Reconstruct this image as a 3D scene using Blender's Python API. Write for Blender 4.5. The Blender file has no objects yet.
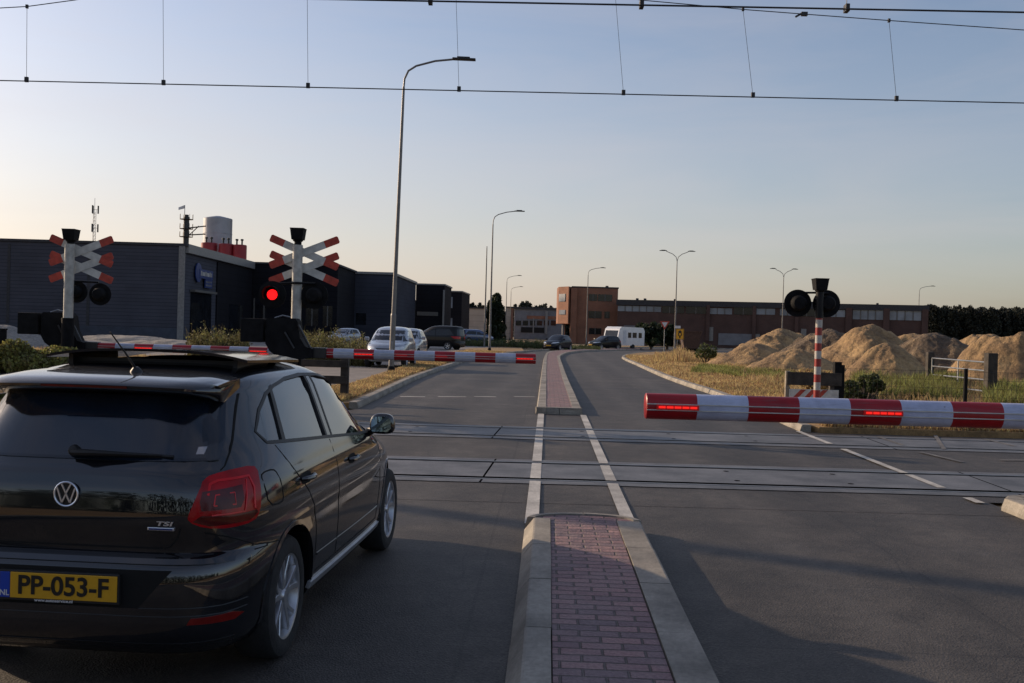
import bpy, bmesh, math, random
import numpy as np
from mathutils import Vector, Matrix, noise
R = math.radians
PI = math.pi
rnd = random.Random(7)
scene = bpy.context.scene
COL = scene.collection

# ------------------------------------------------------------------ camera
HC = 1.64
F = 1000.0
W_, H_ = 1024, 683
ROLL = .028
PITCH = math.atan(9.5 / F)
cam = bpy.data.cameras.new('camera')
cam.lens = 36 * F / W_
cam.sensor_width = 36
cam.clip_start = .05
cam.clip_end = 5000
camo = bpy.data.objects.new('camera', cam)
COL.objects.link(camo)
# columns right / up / back
base = Matrix(((1, 0, 0), (0, 0, -1), (0, 1, 0)))
camR = base @ Matrix.Rotation(-PITCH, 3, 'X') @ Matrix.Rotation(ROLL, 3, 'Z')
camo.matrix_world = Matrix.Translation((0, 0, HC)) @ camR.to_4x4()
scene.camera = camo


def ray(px, py):
    return camR @ Vector(((px - W_ / 2) / F, -(py - H_ / 2) / F, -1))


def gp(px, py, z=0.0):
    """ground point seen at a pixel"""
    d = ray(px, py)
    t = (z - HC) / d.z
    return Vector((d.x * t, d.y * t, z))


def at(px, py, Y):
    """point at depth Y seen at a pixel"""
    d = ray(px, py)
    t = Y / d.y
    return Vector((d.x * t, Y, HC + d.z * t))


HD = R(2.05)


def rp(t, s, z=0.0):
    """road frame: t across, s along"""
    return Vector((t * math.cos(HD) + s * math.sin(HD), s * math.cos(HD) - t * math.sin(HD), z))


# ------------------------------------------------------------------ materials
def nodes(m):
    m.use_nodes = True
    nt = m.node_tree
    return nt, nt.nodes['Principled BSDF']


def mat(name, col, rough=.6, var=.12, scale=6, metal=0, bump=0, bscale=60, coat=0, coat_r=.03, spec=.5, detail=6, island=0, emis=None, estr=0):
    m = bpy.data.materials.new(name)
    nt, b = nodes(m)
    N, L = nt.nodes, nt.links
    b.inputs['Roughness'].default_value = rough
    b.inputs['Metallic'].default_value = metal
    b.inputs['Coat Weight'].default_value = coat
    b.inputs['Coat Roughness'].default_value = coat_r
    b.inputs['Specular IOR Level'].default_value = spec
    tc = N.new('ShaderNodeTexCoord')
    if var or island:
        nz = N.new('ShaderNodeTexNoise')
        nz.inputs['Scale'].default_value = scale
        nz.inputs['Detail'].default_value = detail
        L.new(tc.outputs['Object'], nz.inputs['Vector'])
        mx = N.new('ShaderNodeMix'); mx.data_type = 'RGBA'
        mx.inputs['A'].default_value = (*[c * (1 - var) for c in col], 1)
        mx.inputs['B'].default_value = (*[min(1, c * (1 + var)) for c in col], 1)
        mr = N.new('ShaderNodeMapRange')
        mr.inputs['From Min'].default_value = .35; mr.inputs['From Max'].default_value = .65
        L.new(nz.outputs['Fac'], mr.inputs['Value'])
        L.new(mr.outputs['Result'], mx.inputs['Factor'])
        out = mx.outputs['Result']
        if island:
            g = N.new('ShaderNodeNewGeometry')
            hs = N.new('ShaderNodeHueSaturation')
            m2 = N.new('ShaderNodeMapRange')
            m2.inputs['To Min'].default_value = 1 - island; m2.inputs['To Max'].default_value = 1 + island
            L.new(g.outputs['Random Per Island'], m2.inputs['Value'])
            L.new(m2.outputs['Result'], hs.inputs['Value'])
            m3 = N.new('ShaderNodeMapRange')
            m3.inputs['To Min'].default_value = .5 - .035 * island * 2; m3.inputs['To Max'].default_value = .5 + .035 * island * 2
            L.new(g.outputs['Random Per Island'], m3.inputs['Value'])
            L.new(m3.outputs['Result'], hs.inputs['Hue'])
            L.new(out, hs.inputs['Color'])
            out = hs.outputs['Color']
        L.new(out, b.inputs['Base Color'])
    else:
        b.inputs['Base Color'].default_value = (*col, 1)
    if bump:
        n2 = N.new('ShaderNodeTexNoise')
        n2.inputs['Scale'].default_value = bscale
        n2.inputs['Detail'].default_value = 5
        L.new(tc.outputs['Object'], n2.inputs['Vector'])
        bp = N.new('ShaderNodeBump')
        bp.inputs['Strength'].default_value = bump
        bp.inputs['Distance'].default_value = .02
        L.new(n2.outputs['Fac'], bp.inputs['Height'])
        L.new(bp.outputs['Normal'], b.inputs['Normal'])
    if island:   # thin blades and leaves let light through
        tl = N.new('ShaderNodeBsdfTranslucent'); L.new(out, tl.inputs['Color'])
        ms = N.new('ShaderNodeMixShader'); ms.inputs['Fac'].default_value = .42
        L.new(b.outputs[0], ms.inputs[1]); L.new(tl.outputs[0], ms.inputs[2])
        L.new(ms.outputs[0], N['Material Output'].inputs['Surface'])
    b.inputs['Coat IOR'].default_value = 1.5 + (.35 if coat else 0)
    if coat == 1:   # thin road dust breaks up the clear coat
        dn = N.new('ShaderNodeTexNoise'); dn.inputs['Scale'].default_value = 4; dn.inputs['Detail'].default_value = 8
        L.new(tc.outputs['Object'], dn.inputs['Vector'])
        dm = N.new('ShaderNodeMapRange'); dm.inputs['From Min'].default_value = .4; dm.inputs['From Max'].default_value = .75
        dm.inputs['To Min'].default_value = coat_r; dm.inputs['To Max'].default_value = coat_r + .12
        L.new(dn.outputs['Fac'], dm.inputs['Value']); L.new(dm.outputs['Result'], b.inputs['Coat Roughness'])
    if emis:
        b.inputs['Emission Color'].default_value = (*emis, 1)
        b.inputs['Emission Strength'].default_value = estr
    return m


def node(nt, typ, **kw):
    n = nt.nodes.new(typ)
    for k, v in kw.items():
        if k in n.inputs.keys():
            n.inputs[k].default_value = v
        else:
            setattr(n, k, v)
    return n


def ramp(nt, fac, stops):
    r = nt.nodes.new('ShaderNodeValToRGB')
    e = r.color_ramp.elements
    while len(e) < len(stops):
        e.new(.5)
    for i, (p, c) in enumerate(stops):
        e[i].position = p
        e[i].color = (*c, 1) if len(c) == 3 else c
    nt.links.new(fac, r.inputs['Fac'])
    return r.outputs['Color']


def mixc(nt, fac, a, b, mode='MIX'):
    m = nt.nodes.new('ShaderNodeMix'); m.data_type = 'RGBA'; m.blend_type = mode
    for k, v in (('Factor', fac), ('A', a), ('B', b)):
        if isinstance(v, (int, float)):
            m.inputs[k].default_value = v
        elif isinstance(v, tuple):
            m.inputs[k].default_value = (*v, 1)
        else:
            nt.links.new(v, m.inputs[k])
    return m.outputs['Result']


def mth(nt, op, a, b=None, c=None, clamp=False):
    n = nt.nodes.new('ShaderNodeMath'); n.operation = op; n.use_clamp = clamp
    for i, v in enumerate((a, b, c)):
        if v is None: continue
        if isinstance(v, (int, float)): n.inputs[i].default_value = v
        else: nt.links.new(v, n.inputs[i])
    return n.outputs[0]


def tex_noise(nt, vec, scale, detail=6, rough=.55, dist=0):
    n = nt.nodes.new('ShaderNodeTexNoise')
    n.inputs['Scale'].default_value = scale
    n.inputs['Detail'].default_value = detail
    n.inputs['Roughness'].default_value = rough
    n.inputs['Distortion'].default_value = dist
    nt.links.new(vec, n.inputs['Vector'])
    return n.outputs['Fac']


def mapr(nt, v, a, b, c=0, d=1):
    n = nt.nodes.new('ShaderNodeMapRange')
    n.inputs['From Min'].default_value = a; n.inputs['From Max'].default_value = b
    n.inputs['To Min'].default_value = c; n.inputs['To Max'].default_value = d
    nt.links.new(v, n.inputs['Value'])
    return n.outputs['Result']


def objvec(nt, scale=(1, 1, 1), rot=(0, 0, 0), loc=(0, 0, 0)):
    tc = nt.nodes.new('ShaderNodeTexCoord')
    mp = nt.nodes.new('ShaderNodeMapping')
    mp.inputs['Scale'].default_value = scale
    mp.inputs['Rotation'].default_value = rot
    mp.inputs['Location'].default_value = loc
    nt.links.new(tc.outputs['Object'], mp.inputs['Vector'])
    return mp.outputs['Vector']


def bump(nt, b, h, strength=.5, dist=.01):
    bp = nt.nodes.new('ShaderNodeBump')
    bp.inputs['Strength'].default_value = strength
    bp.inputs['Distance'].default_value = dist
    nt.links.new(h, bp.inputs['Height'])
    nt.links.new(bp.outputs['Normal'], b.inputs['Normal'])


def make_asphalt():
    m = bpy.data.materials.new('asphalt')
    nt, b = nodes(m)
    v = objvec(nt)
    vroad = objvec(nt, rot=(0, 0, HD))
    # fine aggregate
    vo = nt.nodes.new('ShaderNodeTexVoronoi'); vo.inputs['Scale'].default_value = 90
    nt.links.new(v, vo.inputs['Vector'])
    agg = mapr(nt, vo.outputs['Color'], 0, 1, .55, 1.5)
    fine = tex_noise(nt, v, 160, 3)
    big = tex_noise(nt, v, .55, 6, .6)
    vs = objvec(nt, scale=(1.6, .09, 1), rot=(0, 0, HD))
    streak = tex_noise(nt, vs, 1.2, 5, .6, .4)
    c = ramp(nt, big, [(.3, (.033, .029, .026)), (.5, (.055, .0485, .0435)), (.72, (.085, .075, .066))])
    mid = tex_noise(nt, v, 3.5, 7, .65, .3)
    c = mixc(nt, 1.0, c, mixc(nt, mapr(nt, mid, .3, .72), (.60, .60, .62), (1.38, 1.35, 1.3)), 'MULTIPLY')
    spot = tex_noise(nt, objvec(nt, scale=(1, .35, 1), loc=(3, 1, 0)), 2.2, 8, .75, .8)
    c = mixc(nt, mapr(nt, spot, .57, .68, 0, .6), c, (.026, .024, .023))
    c = mixc(nt, mapr(nt, streak, .4, .68, 0, .55), c, (.038, .036, .035))
    c = mixc(nt, 1.0, c, mixc(nt, 1.0, agg, agg), 'MULTIPLY')
    # wheel tracks polished paler, oil-darkened strip between them, along each lane
    sp = nt.nodes.new('ShaderNodeSeparateXYZ'); nt.links.new(vroad, sp.inputs[0])
    wob = mth(nt, 'MULTIPLY', mth(nt, 'SUBTRACT', tex_noise(nt, vroad, .25, 3), .5), .9)
    tt = mth(nt, 'ADD', sp.outputs['X'], wob)
    for lc in (2.7, -2.0):
        dd = mth(nt, 'ABSOLUTE', mth(nt, 'SUBTRACT', tt, lc))
        tr = mapr(nt, mth(nt, 'ABSOLUTE', mth(nt, 'SUBTRACT', dd, .78)), 0, .42, .42, 0)
        c = mixc(nt, mth(nt, 'MULTIPLY', tr, mapr(nt, mid, .3, .7, .3, 1)), c, (.115, .105, .095))
        oil = mapr(nt, dd, 0, .45, .6, 0)
        c = mixc(nt, mth(nt, 'MULTIPLY', oil, mapr(nt, spot, .42, .66, .1, 1)), c, (.026, .023, .022))
    # squared repair patches
    vb = nt.nodes.new('ShaderNodeTexBrick'); vb.inputs['Scale'].default_value = 1; vb.inputs['Brick Width'].default_value = 7.3; vb.inputs['Row Height'].default_value = 3.1
    vb.inputs['Mortar Size'].default_value = .012; vb.inputs['Color1'].default_value = (1.14, 1.13, 1.10, 1); vb.inputs['Color2'].default_value = (.84, .84, .86, 1); vb.inputs['Mortar'].default_value = (.55, .55, .56, 1)
    nt.links.new(objvec(nt, rot=(0, 0, HD + PI / 2), loc=(1.7, .4, 0)), vb.inputs['Vector'])
    c = mixc(nt, .55, c, mixc(nt, 1.0, c, vb.outputs['Color'], 'MULTIPLY'))
    # bright aggregate chips
    vo2 = nt.nodes.new('ShaderNodeTexVoronoi'); vo2.inputs['Scale'].default_value = 22
    nt.links.new(v, vo2.inputs['Vector'])
    chip = mth(nt, 'LESS_THAN', vo2.outputs['Distance'], .075)
    c = mixc(nt, mth(nt, 'MULTIPLY', chip, .5), c, (.22, .21, .19))
    # hairline cracks
    vo3 = nt.nodes.new('ShaderNodeTexVoronoi'); vo3.feature = 'DISTANCE_TO_EDGE'; vo3.inputs['Scale'].default_value = .33
    wv = mixc(nt, .22, v, tex_noise(nt, v, 1.3, 5))
    nt.links.new(wv, vo3.inputs['Vector'])
    crack = mth(nt, 'LESS_THAN', vo3.outputs['Distance'], .0016)
    c = mixc(nt, mth(nt, 'MULTIPLY', mth(nt, 'MULTIPLY', crack, .55), mapr(nt, big, .45, .6)), c, (.015, .015, .015))
    nt.links.new(c, b.inputs['Base Color'])
    b.inputs['Roughness'].default_value = .66
    b.inputs['Specular IOR Level'].default_value = .4
    h = mth(nt, 'ADD', mth(nt, 'MULTIPLY', vo.outputs['Distance'], 1.0), mth(nt, 'MULTIPLY', fine, .5))
    bump(nt, b, h, .55, .006)
    return m


def make_concrete(name, col, jx=0, jy=0, stain=.3, rot=0, rough=.75):
    m = bpy.data.materials.new(name)
    nt, b = nodes(m)
    v = objvec(nt, rot=(0, 0, rot))
    n1 = tex_noise(nt, v, 1.4, 8, .65)
    n2 = tex_noise(nt, v, 45, 4)
    c = mixc(nt, mapr(nt, n1, .35, .68, 0, 1), tuple(x * (1 - stain) for x in col), tuple(x * (1 + stain * .5) for x in col))
    c = mixc(nt, 1.0, c, mixc(nt, mapr(nt, n2, .3, .7), (.8, .8, .8), (1.12, 1.12, 1.12)), 'MULTIPLY')
    nt.links.new(c, b.inputs['Base Color'])
    b.inputs['Roughness'].default_value = rough
    bump(nt, b, n2, .3, .004)
    return m


def make_pavers():
    m = bpy.data.materials.new('red_pavers')
    nt, b = nodes(m)
    v = objvec(nt, rot=(0, 0, HD))
    v2 = mixc(nt, .012, v, tex_noise(nt, v, 9, 2))
    br = nt.nodes.new('ShaderNodeTexBrick')
    br.inputs['Scale'].default_value = 1
    br.inputs['Brick Width'].default_value = .205
    br.inputs['Row Height'].default_value = .098
    br.inputs['Mortar Size'].default_value = .009
    br.inputs['Mortar Smooth'].default_value = .8
    br.inputs['Bias'].default_value = -.1
    br.inputs['Color1'].default_value = (.31, .17, .165, 1)
    br.inputs['Color2'].default_value = (.14, .092, .108, 1)
    br.inputs['Mortar'].default_value = (.085, .065, .06, 1)
    nt.links.new(v2, br.inputs['Vector'])
    n1 = tex_noise(nt, v, 3, 6, .6)
    n2 = tex_noise(nt, v, 55, 4)
    c = mixc(nt, mapr(nt, n1, .35, .7, 0, .5), br.outputs['Color'], (.25, .20, .195))
    c = mixc(nt, 1.0, c, mixc(nt, mapr(nt, n2, .3, .7), (.75, .75, .75), (1.2, 1.2, 1.2)), 'MULTIPLY')
    nt.links.new(c, b.inputs['Base Color'])
    b.inputs['Roughness'].default_value = .75
    n3 = tex_noise(nt, v, 7, 3)
    h = mth(nt, 'ADD', mth(nt, 'SUBTRACT', 1.0, br.outputs['Fac']), mth(nt, 'ADD', mth(nt, 'MULTIPLY', n2, .3), mth(nt, 'MULTIPLY', n3, 1.2)))
    bump(nt, b, h, 1.0, .022)
    return m


def make_brick(name, c1, c2, mortar, bw=.21, rh=.065, ms=.01):
    m = bpy.data.materials.new(name)
    nt, b = nodes(m)
    g = nt.nodes.new('ShaderNodeNewGeometry')
    tc = nt.nodes.new('ShaderNodeTexCoord')
    sp = nt.nodes.new('ShaderNodeSeparateXYZ'); nt.links.new(tc.outputs['Object'], sp.inputs[0])
    cb = nt.nodes.new('ShaderNodeCombineXYZ')
    nt.links.new(mth(nt, 'ADD', sp.outputs['X'], sp.outputs['Y']), cb.inputs['X'])
    nt.links.new(sp.outputs['Z'], cb.inputs['Y'])
    br = nt.nodes.new('ShaderNodeTexBrick')
    br.inputs['Scale'].default_value = 1
    br.inputs['Brick Width'].default_value = bw
    br.inputs['Row Height'].default_value = rh
    br.inputs['Mortar Size'].default_value = ms
    br.inputs['Color1'].default_value = (*c1, 1); br.inputs['Color2'].default_value = (*c2, 1); br.inputs['Mortar'].default_value = (*mortar, 1)
    nt.links.new(cb.outputs[0], br.inputs['Vector'])
    n1 = tex_noise(nt, tc.outputs['Object'], .6, 6)
    c = mixc(nt, 1.0, br.outputs['Color'], mixc(nt, mapr(nt, n1, .3, .7), (.78, .78, .78), (1.15, 1.15, 1.15)), 'MULTIPLY')
    nt.links.new(c, b.inputs['Base Color'])
    b.inputs['Roughness'].default_value = .85
    return m


def make_cladding(name, col, pitch=.3, strength=.8, gap=.12, rough=.55, metal=0.0):
    """horizontal panel cladding: dark joint line every pitch metres, slight panel variation"""
    m = bpy.data.materials.new(name)
    nt, b = nodes(m)
    tc = nt.nodes.new('ShaderNodeTexCoord')
    sp = nt.nodes.new('ShaderNodeSeparateXYZ'); nt.links.new(tc.outputs['Object'], sp.inputs[0])
    z = mth(nt, 'DIVIDE', sp.outputs['Z'], pitch)
    fr = mth(nt, 'FRACT', z)
    line = mth(nt, 'LESS_THAN', fr, gap)
    wn = nt.nodes.new('ShaderNodeTexWhiteNoise'); wn.noise_dimensions = '2D'
    cb = nt.nodes.new('ShaderNodeCombineXYZ')
    nt.links.new(mth(nt, 'FLOOR', z), cb.inputs['X'])
    nt.links.new(mth(nt, 'FLOOR', mth(nt, 'DIVIDE', mth(nt, 'ADD', sp.outputs['X'], sp.outputs['Y']), 3.0)), cb.inputs['Y'])
    nt.links.new(cb.outputs[0], wn.inputs['Vector'])
    pv = mapr(nt, wn.outputs['Value'], 0, 1, .9, 1.1)
    n1 = tex_noise(nt, tc.outputs['Object'], .35, 5)
    c = mixc(nt, 1.0, (*col,), mixc(nt, mapr(nt, n1, .3, .7), (.85, .85, .85), (1.12, 1.12, 1.12)), 'MULTIPLY')
    c = mixc(nt, 1.0, c, mixc(nt, pv, (0, 0, 0), (1, 1, 1)), 'MULTIPLY')
    c = mixc(nt, mth(nt, 'MULTIPLY', line, strength), c, tuple(x * .35 for x in col))
    nt.links.new(c, b.inputs['Base Color'])
    b.inputs['Roughness'].default_value = .85
    b.inputs['Specular IOR Level'].default_value = .12
    b.inputs['Metallic'].default_value = metal
    return m


def make_soil(name, stops, scale=.6, rough=.95, bs=.5, bd=.05, bscale=5):
    m = bpy.data.materials.new(name)
    nt, b = nodes(m)
    v = objvec(nt)
    n1 = tex_noise(nt, v, scale, 9, .62)
    n2 = tex_noise(nt, v, scale * 14, 5, .6)
    n3 = tex_noise(nt, v, scale * 90, 3, .6)
    c = ramp(nt, n1, stops)
    c = mixc(nt, 1.0, c, mixc(nt, mapr(nt, n2, .3, .7), (.68, .68, .68), (1.3, 1.28, 1.22)), 'MULTIPLY')
    c = mixc(nt, 1.0, c, mixc(nt, mapr(nt, n3, .3, .7), (.8, .8, .8), (1.2, 1.2, 1.2)), 'MULTIPLY')
    nt.links.new(c, b.inputs['Base Color'])
    b.inputs['Roughness'].default_value = rough
    n4 = tex_noise(nt, v, bscale, 8, .65)
    bump(nt, b, n4, bs, bd)
    return m


def make_stripes(name, ca, cb_, period, axis='X', offset=0, duty=.5, rough=.35, sub=None):
    m = bpy.data.materials.new(name)
    nt, b = nodes(m)
    tc = nt.nodes.new('ShaderNodeTexCoord')
    sp = nt.nodes.new('ShaderNodeSeparateXYZ'); nt.links.new(tc.outputs['Object'], sp.inputs[0])
    fr = mth(nt, 'FRACT', mth(nt, 'DIVIDE', mth(nt, 'ADD', sp.outputs[axis], offset + 1000 * period), period))
    s = mth(nt, 'LESS_THAN', fr, duty)
    c = mixc(nt, s, cb_, ca)
    n = tex_noise(nt, tc.outputs['Object'], 5, 8, .7)
    c = mixc(nt, 1.0, c, mixc(nt, mapr(nt, n, .3, .7), (.72, .72, .74), (1.08, 1.08, 1.08)), 'MULTIPLY')
    n7 = tex_noise(nt, tc.outputs['Object'], 26, 4, .8)
    c = mixc(nt, mapr(nt, n7, .66, .72, 0, .55), c, (.10, .09, .08))
    n5 = tex_noise(nt, objvec(nt, scale=(3, 3, 40)), 2, 4)
    c = mixc(nt, mapr(nt, n5, .55, .75, 0, .3), c, (.12, .11, .1))
    nt.links.new(c, b.inputs['Base Color'])
    b.inputs['Roughness'].default_value = rough
    return m


def make_glass(name, tint=(.02, .025, .03), trans=.35, rough=.02, gain=1.55):
    """tinted car glass: part see-through, part mirror by angle"""
    m = bpy.data.materials.new(name)
    m.use_nodes = True
    nt = m.node_tree
    nt.nodes.clear()
    out = nt.nodes.new('ShaderNodeOutputMaterial')
    tr = nt.nodes.new('ShaderNodeBsdfTransparent'); tr.inputs['Color'].default_value = (trans, trans * 1.02, trans * 1.03, 1)
    gl = nt.nodes.new('ShaderNodeBsdfGlossy'); gl.inputs['Roughness'].default_value = rough
    n = nt.nodes.new('ShaderNodeTexNoise'); n.inputs['Scale'].default_value = 3
    tc = nt.nodes.new('ShaderNodeTexCoord'); nt.links.new(tc.outputs['Object'], n.inputs['Vector'])
    df = nt.nodes.new('ShaderNodeBsdfDiffuse'); df.inputs['Color'].default_value = (*tint, 1)
    fr = nt.nodes.new('ShaderNodeFresnel'); fr.inputs['IOR'].default_value = 1.95
    m1 = nt.nodes.new('ShaderNodeMixShader')
    nt.links.new(mapr(nt, n.outputs['Fac'], .3, .75, .12, .5), m1.inputs['Fac'])
    nt.links.new(tr.outputs[0], m1.inputs[1]); nt.links.new(df.outputs[0], m1.inputs[2])
    m2 = nt.nodes.new('ShaderNodeMixShader')
    nt.links.new(mth(nt, 'MULTIPLY_ADD', fr.outputs[0], gain, .02, clamp=True), m2.inputs['Fac'])
    nt.links.new(m1.outputs[0], m2.inputs[1]); nt.links.new(gl.outputs[0], m2.inputs[2])
    nt.links.new(m2.outputs[0], out.inputs['Surface'])
    return m


M = {}
POSTOFF = -2.04 + 40 * .30
M['asphalt'] = make_asphalt()
M['kerb'] = make_concrete('kerb_concrete', (.30, .27, .225), stain=.5)
M['slab'] = make_concrete('crossing_concrete', (.125, .125, .13), stain=.55, rough=.55)
M['slab_side'] = make_concrete('tile_paving', (.22, .19, .165), stain=.3)
M['pavers'] = make_pavers()
M['line'] = make_concrete('road_paint', (.50, .48, .44), stain=.45)
M['line_old'] = make_concrete('worn_paint', (.17, .16, .15), stain=.5)
M['rail'] = mat('rail_steel', (.24, .22, .20), rough=.42, metal=1, var=.2, scale=4)
M['gap'] = mat('flangeway_rubber', (.005, .005, .006), rough=1, var=.3, spec=0)
M['rust'] = mat('rusty_steel', (.09, .045, .028), rough=.8, var=.3, scale=12, bump=.3)
M['ground'] = make_soil('dry_field', [(.3, (.16, .105, .055)), (.5, (.27, .18, .085)), (.7, (.33, .235, .125))], .12)
M['verge'] = make_soil('dry_verge', [(.25, (.15, .09, .045)), (.5, (.27, .17, .075)), (.62, (.33, .21, .09)), (.8, (.22, .17, .075))], .5)
M['sand'] = make_soil('heap_sand', [(.22, (.09, .062, .04)), (.42, (.23, .15, .08)), (.55, (.36, .24, .12)), (.75, (.44, .30, .16))], .5, bs=.8, bd=.15, bscale=5)
M['soil'] = make_soil('heap_soil', [(.25, (.065, .05, .038)), (.5, (.13, .095, .065)), (.75, (.32, .23, .13))], .7, bs=1.0, bd=.25, bscale=3)
M['gravel'] = make_soil('grey_gravel', [(.3, (.16, .15, .14)), (.7, (.30, .28, .26))], .8)
M['ballast'] = make_soil('track_ballast', [(.3, (.10, .085, .07)), (.7, (.22, .19, .16))], 3, bs=1, bd=.06, bscale=20)
M['grass_dry'] = mat('grass_dry', (.40, .28, .135), rough=.8, var=.3, scale=.5, island=.45)
M['grass_tan'] = mat('grass_tan', (.38, .27, .13), rough=.8, var=.3, scale=.7, island=.4)
M['grass_green'] = mat('grass_green', (.215, .215, .06), rough=.7, var=.4, scale=.8, island=.5)
M['grass_mix'] = mat('grass_mix', (.115, .105, .042), rough=.75, var=.5, scale=.9, island=.5)
M['leaf'] = mat('leaf_green', (.060, .075, .024), rough=.55, var=.35, scale=1.5, island=.5)
M['leaf_olive'] = mat('leaf_olive', (.21, .20, .06), rough=.6, var=.4, scale=3, island=.5)
M['wood_dark'] = mat('far_wood', (.012, .016, .009), rough=.8, var=.4, scale=.2)
M['leaf_dark'] = mat('leaf_dark', (.028, .040, .016), rough=.6, var=.4, scale=.3, island=.45)
M['bark'] = mat('bark', (.08, .06, .045), rough=.9, var=.3, scale=8, bump=.5, bscale=20)
M['wood'] = mat('weathered_wood', (.045, .037, .03), rough=.85, var=.4, scale=5, bump=.4, bscale=30)
M['wood_pale'] = mat('pale_post_wood', (.27, .23, .18), rough=.85, var=.3, scale=5)
M['galv'] = mat('galvanised', (.27, .28, .29), rough=.42, metal=.7, var=.2, scale=3)
M['lamp_pole'] = mat('lamp_pole_metal', (.17, .165, .16), rough=.5, metal=.45, var=.2, scale=2)
M['black'] = mat('black_paint', (.007, .007, .008), spec=.25, rough=.45, var=.3, scale=5)
M['black_matt'] = mat('black_matt', (.0085, .0085, .0095), spec=.15, rough=.75, var=.3, scale=8)
M['blackish_metal'] = mat('dark_metal', (.035, .035, .036), rough=.4, metal=.5, var=.3)
M['signal_white'] = mat('signal_white', (.55, .54, .50), rough=.5, var=.14, scale=9)
M['post_grey'] = mat('post_grey', (.42, .41, .37), rough=.55, var=.2, scale=9)
M['signal_red'] = mat('signal_red', (.42, .050, .028), rough=.5, var=.2, scale=9)
M['boom'] = make_stripes('boom_stripes', (.36, .005, .012), (.50, .54, .70), .76)
M['post_rw'] = make_stripes('post_stripes', (.34, .035, .03), (.50, .47, .42), .30, axis='Z', offset=POSTOFF)
M['led_red'] = mat('lit_boom_lamp', (.5, .01, .01), var=0, emis=(1, .018, .010), estr=.8)
M['led_red_off'] = mat('dim_boom_lamp', (.45, .02, .02), rough=.3, var=.1, emis=(1, .01, .01), estr=.05)
M['signal_lit'] = mat('lit_signal_lamp', (.8, .02, .01), var=0, emis=(1, .008, .010), estr=1.5)
M['signal_off'] = mat('unlit_signal_lamp', (.10, .01, .01), rough=.15, var=0)
M['wire'] = mat('overhead_copper', (.03, .03, .032), rough=.5, metal=.4, var=.1)
M['clad_grey'] = make_cladding('grey_cladding', (.070, .073, .092), .3)
M['clad_blue'] = make_cladding('slate_cladding', (.048, .052, .070), .5, strength=.4)
M['clad_black'] = make_cladding('black_cladding', (.012, .012, .016), .6, strength=.5)
M['clad_cream'] = make_cladding('cream_cladding', (.52, .43, .34), 1.2, strength=.3)
M['plinth'] = make_concrete('plinth', (.045, .055, .080))
M['fascia'] = mat('fascia_metal', (.20, .195, .19), rough=.5, var=.15)
M['darkglass'] = mat('dark_window', (.012, .014, .018), rough=.08, var=.3, scale=1.2)
M['paleglass'] = mat('pale_window', (.20, .23, .27), rough=.15, var=.25, scale=.4)
M['frame'] = mat('window_frame', (.10, .095, .09), rough=.5, var=.1)
M['brick'] = make_brick('orange_brick', (.34, .135, .070), (.26, .10, .056), (.18, .12, .09))
M['brick_dark'] = make_brick('dark_brick', (.095, .046, .036), (.07, .036, .030), (.07, .05, .045))
M['roof_dark'] = mat('roof_felt', (.035, .035, .04), rough=.8, var=.2)
M['panel_grey'] = mat('grey_door_panel', (.15, .155, .175), rough=.5, var=.15, scale=1)
M['silo_grey'] = mat('silo_metal', (.33, .34, .37), rough=.45, metal=.3, var=.15, scale=.4)
M['silo_red'] = mat('silo_red', (.30, .02, .03), rough=.5, var=.2, scale=.5)
M['sign_blue'] = mat('sign_blue', (.012, .035, .16), rough=.4, var=.1)
M['white'] = mat('white_paint', (.62, .62, .62), rough=.45, var=.08)
M['yellow'] = mat('yellow_sign', (.75, .36, .01), rough=.4, var=.08)
# car materials
M['paint_black'] = mat('black_car_paint', (.0022, .0028, .0050), rough=.5, var=.15, scale=3, coat=1, coat_r=.012, spec=.1)
M['paint_silver'] = mat('silver_car_paint', (.30, .32, .36), rough=.32, metal=.35, var=.04, coat=1)
M['paint_navy'] = mat('navy_car_paint', (.006, .008, .015), rough=.5, var=.1, coat=.3, spec=.1)
M['paint_dark'] = mat('charcoal_car_paint', (.004, .0045, .006), rough=.5, var=.1, coat=.22, spec=.1)
M['paint_white'] = mat('white_car_paint', (.72, .73, .74), rough=.35, var=.04, coat=1)
M['paint_blue'] = mat('blue_van_paint', (.03, .075, .20), rough=.35, var=.08, coat=1)
M['trim'] = mat('black_trim', (.012, .012, .013), rough=.5, var=.2)
M['seam'] = mat('panel_gap', (.0015, .0015, .0015), rough=.9, var=0)
M['chrome'] = mat('chrome', (.80, .83, .88), rough=.38, metal=1, var=.05)
M['alloy'] = mat('alloy_rim', (.50, .51, .54), rough=.3, metal=.75, var=.12, scale=9)
M['tyre'] = mat('tyre_rubber', (.018, .018, .019), rough=.85, var=.2, scale=20, bump=.2)
M['lamp_red'] = mat('tail_lamp_red', (.34, .003, .007), rough=.12, var=.25, scale=10, spec=.35)
M['lamp_darkred'] = mat('tail_lamp_dark', (.075, .002, .004), rough=.12, var=.3, scale=14, spec=.35)
M['lamp_bright'] = mat('tail_lamp_bright', (.62, .012, .018), rough=.15, var=.1, scale=14, spec=.35)
M['reflector'] = mat('bumper_reflector', (.16, .008, .006), rough=.15, var=.15, scale=30)
M['glass'] = make_glass('tinted_glass', trans=.34)
M['glass_rear'] = make_glass('rear_window_glass', tint=(.022, .040, .075), trans=.42, gain=.55)
M['interior'] = mat('cabin_dark', (.012, .012, .013), rough=.9, var=.2)
M['seat'] = mat('seat_fabric', (.028, .028, .030), rough=.9, var=.25, scale=20)
M['headlamp'] = mat('headlamp_glass', (.62, .65, .68), rough=.1, var=.1, coat=1)
M['plate_yellow'] = mat('plate_yellow', (.62, .33, .015), rough=.4, var=.05, scale=20)
M['plate_blue'] = mat('plate_blue', (.01, .05, .38), rough=.4, var=0)
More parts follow.
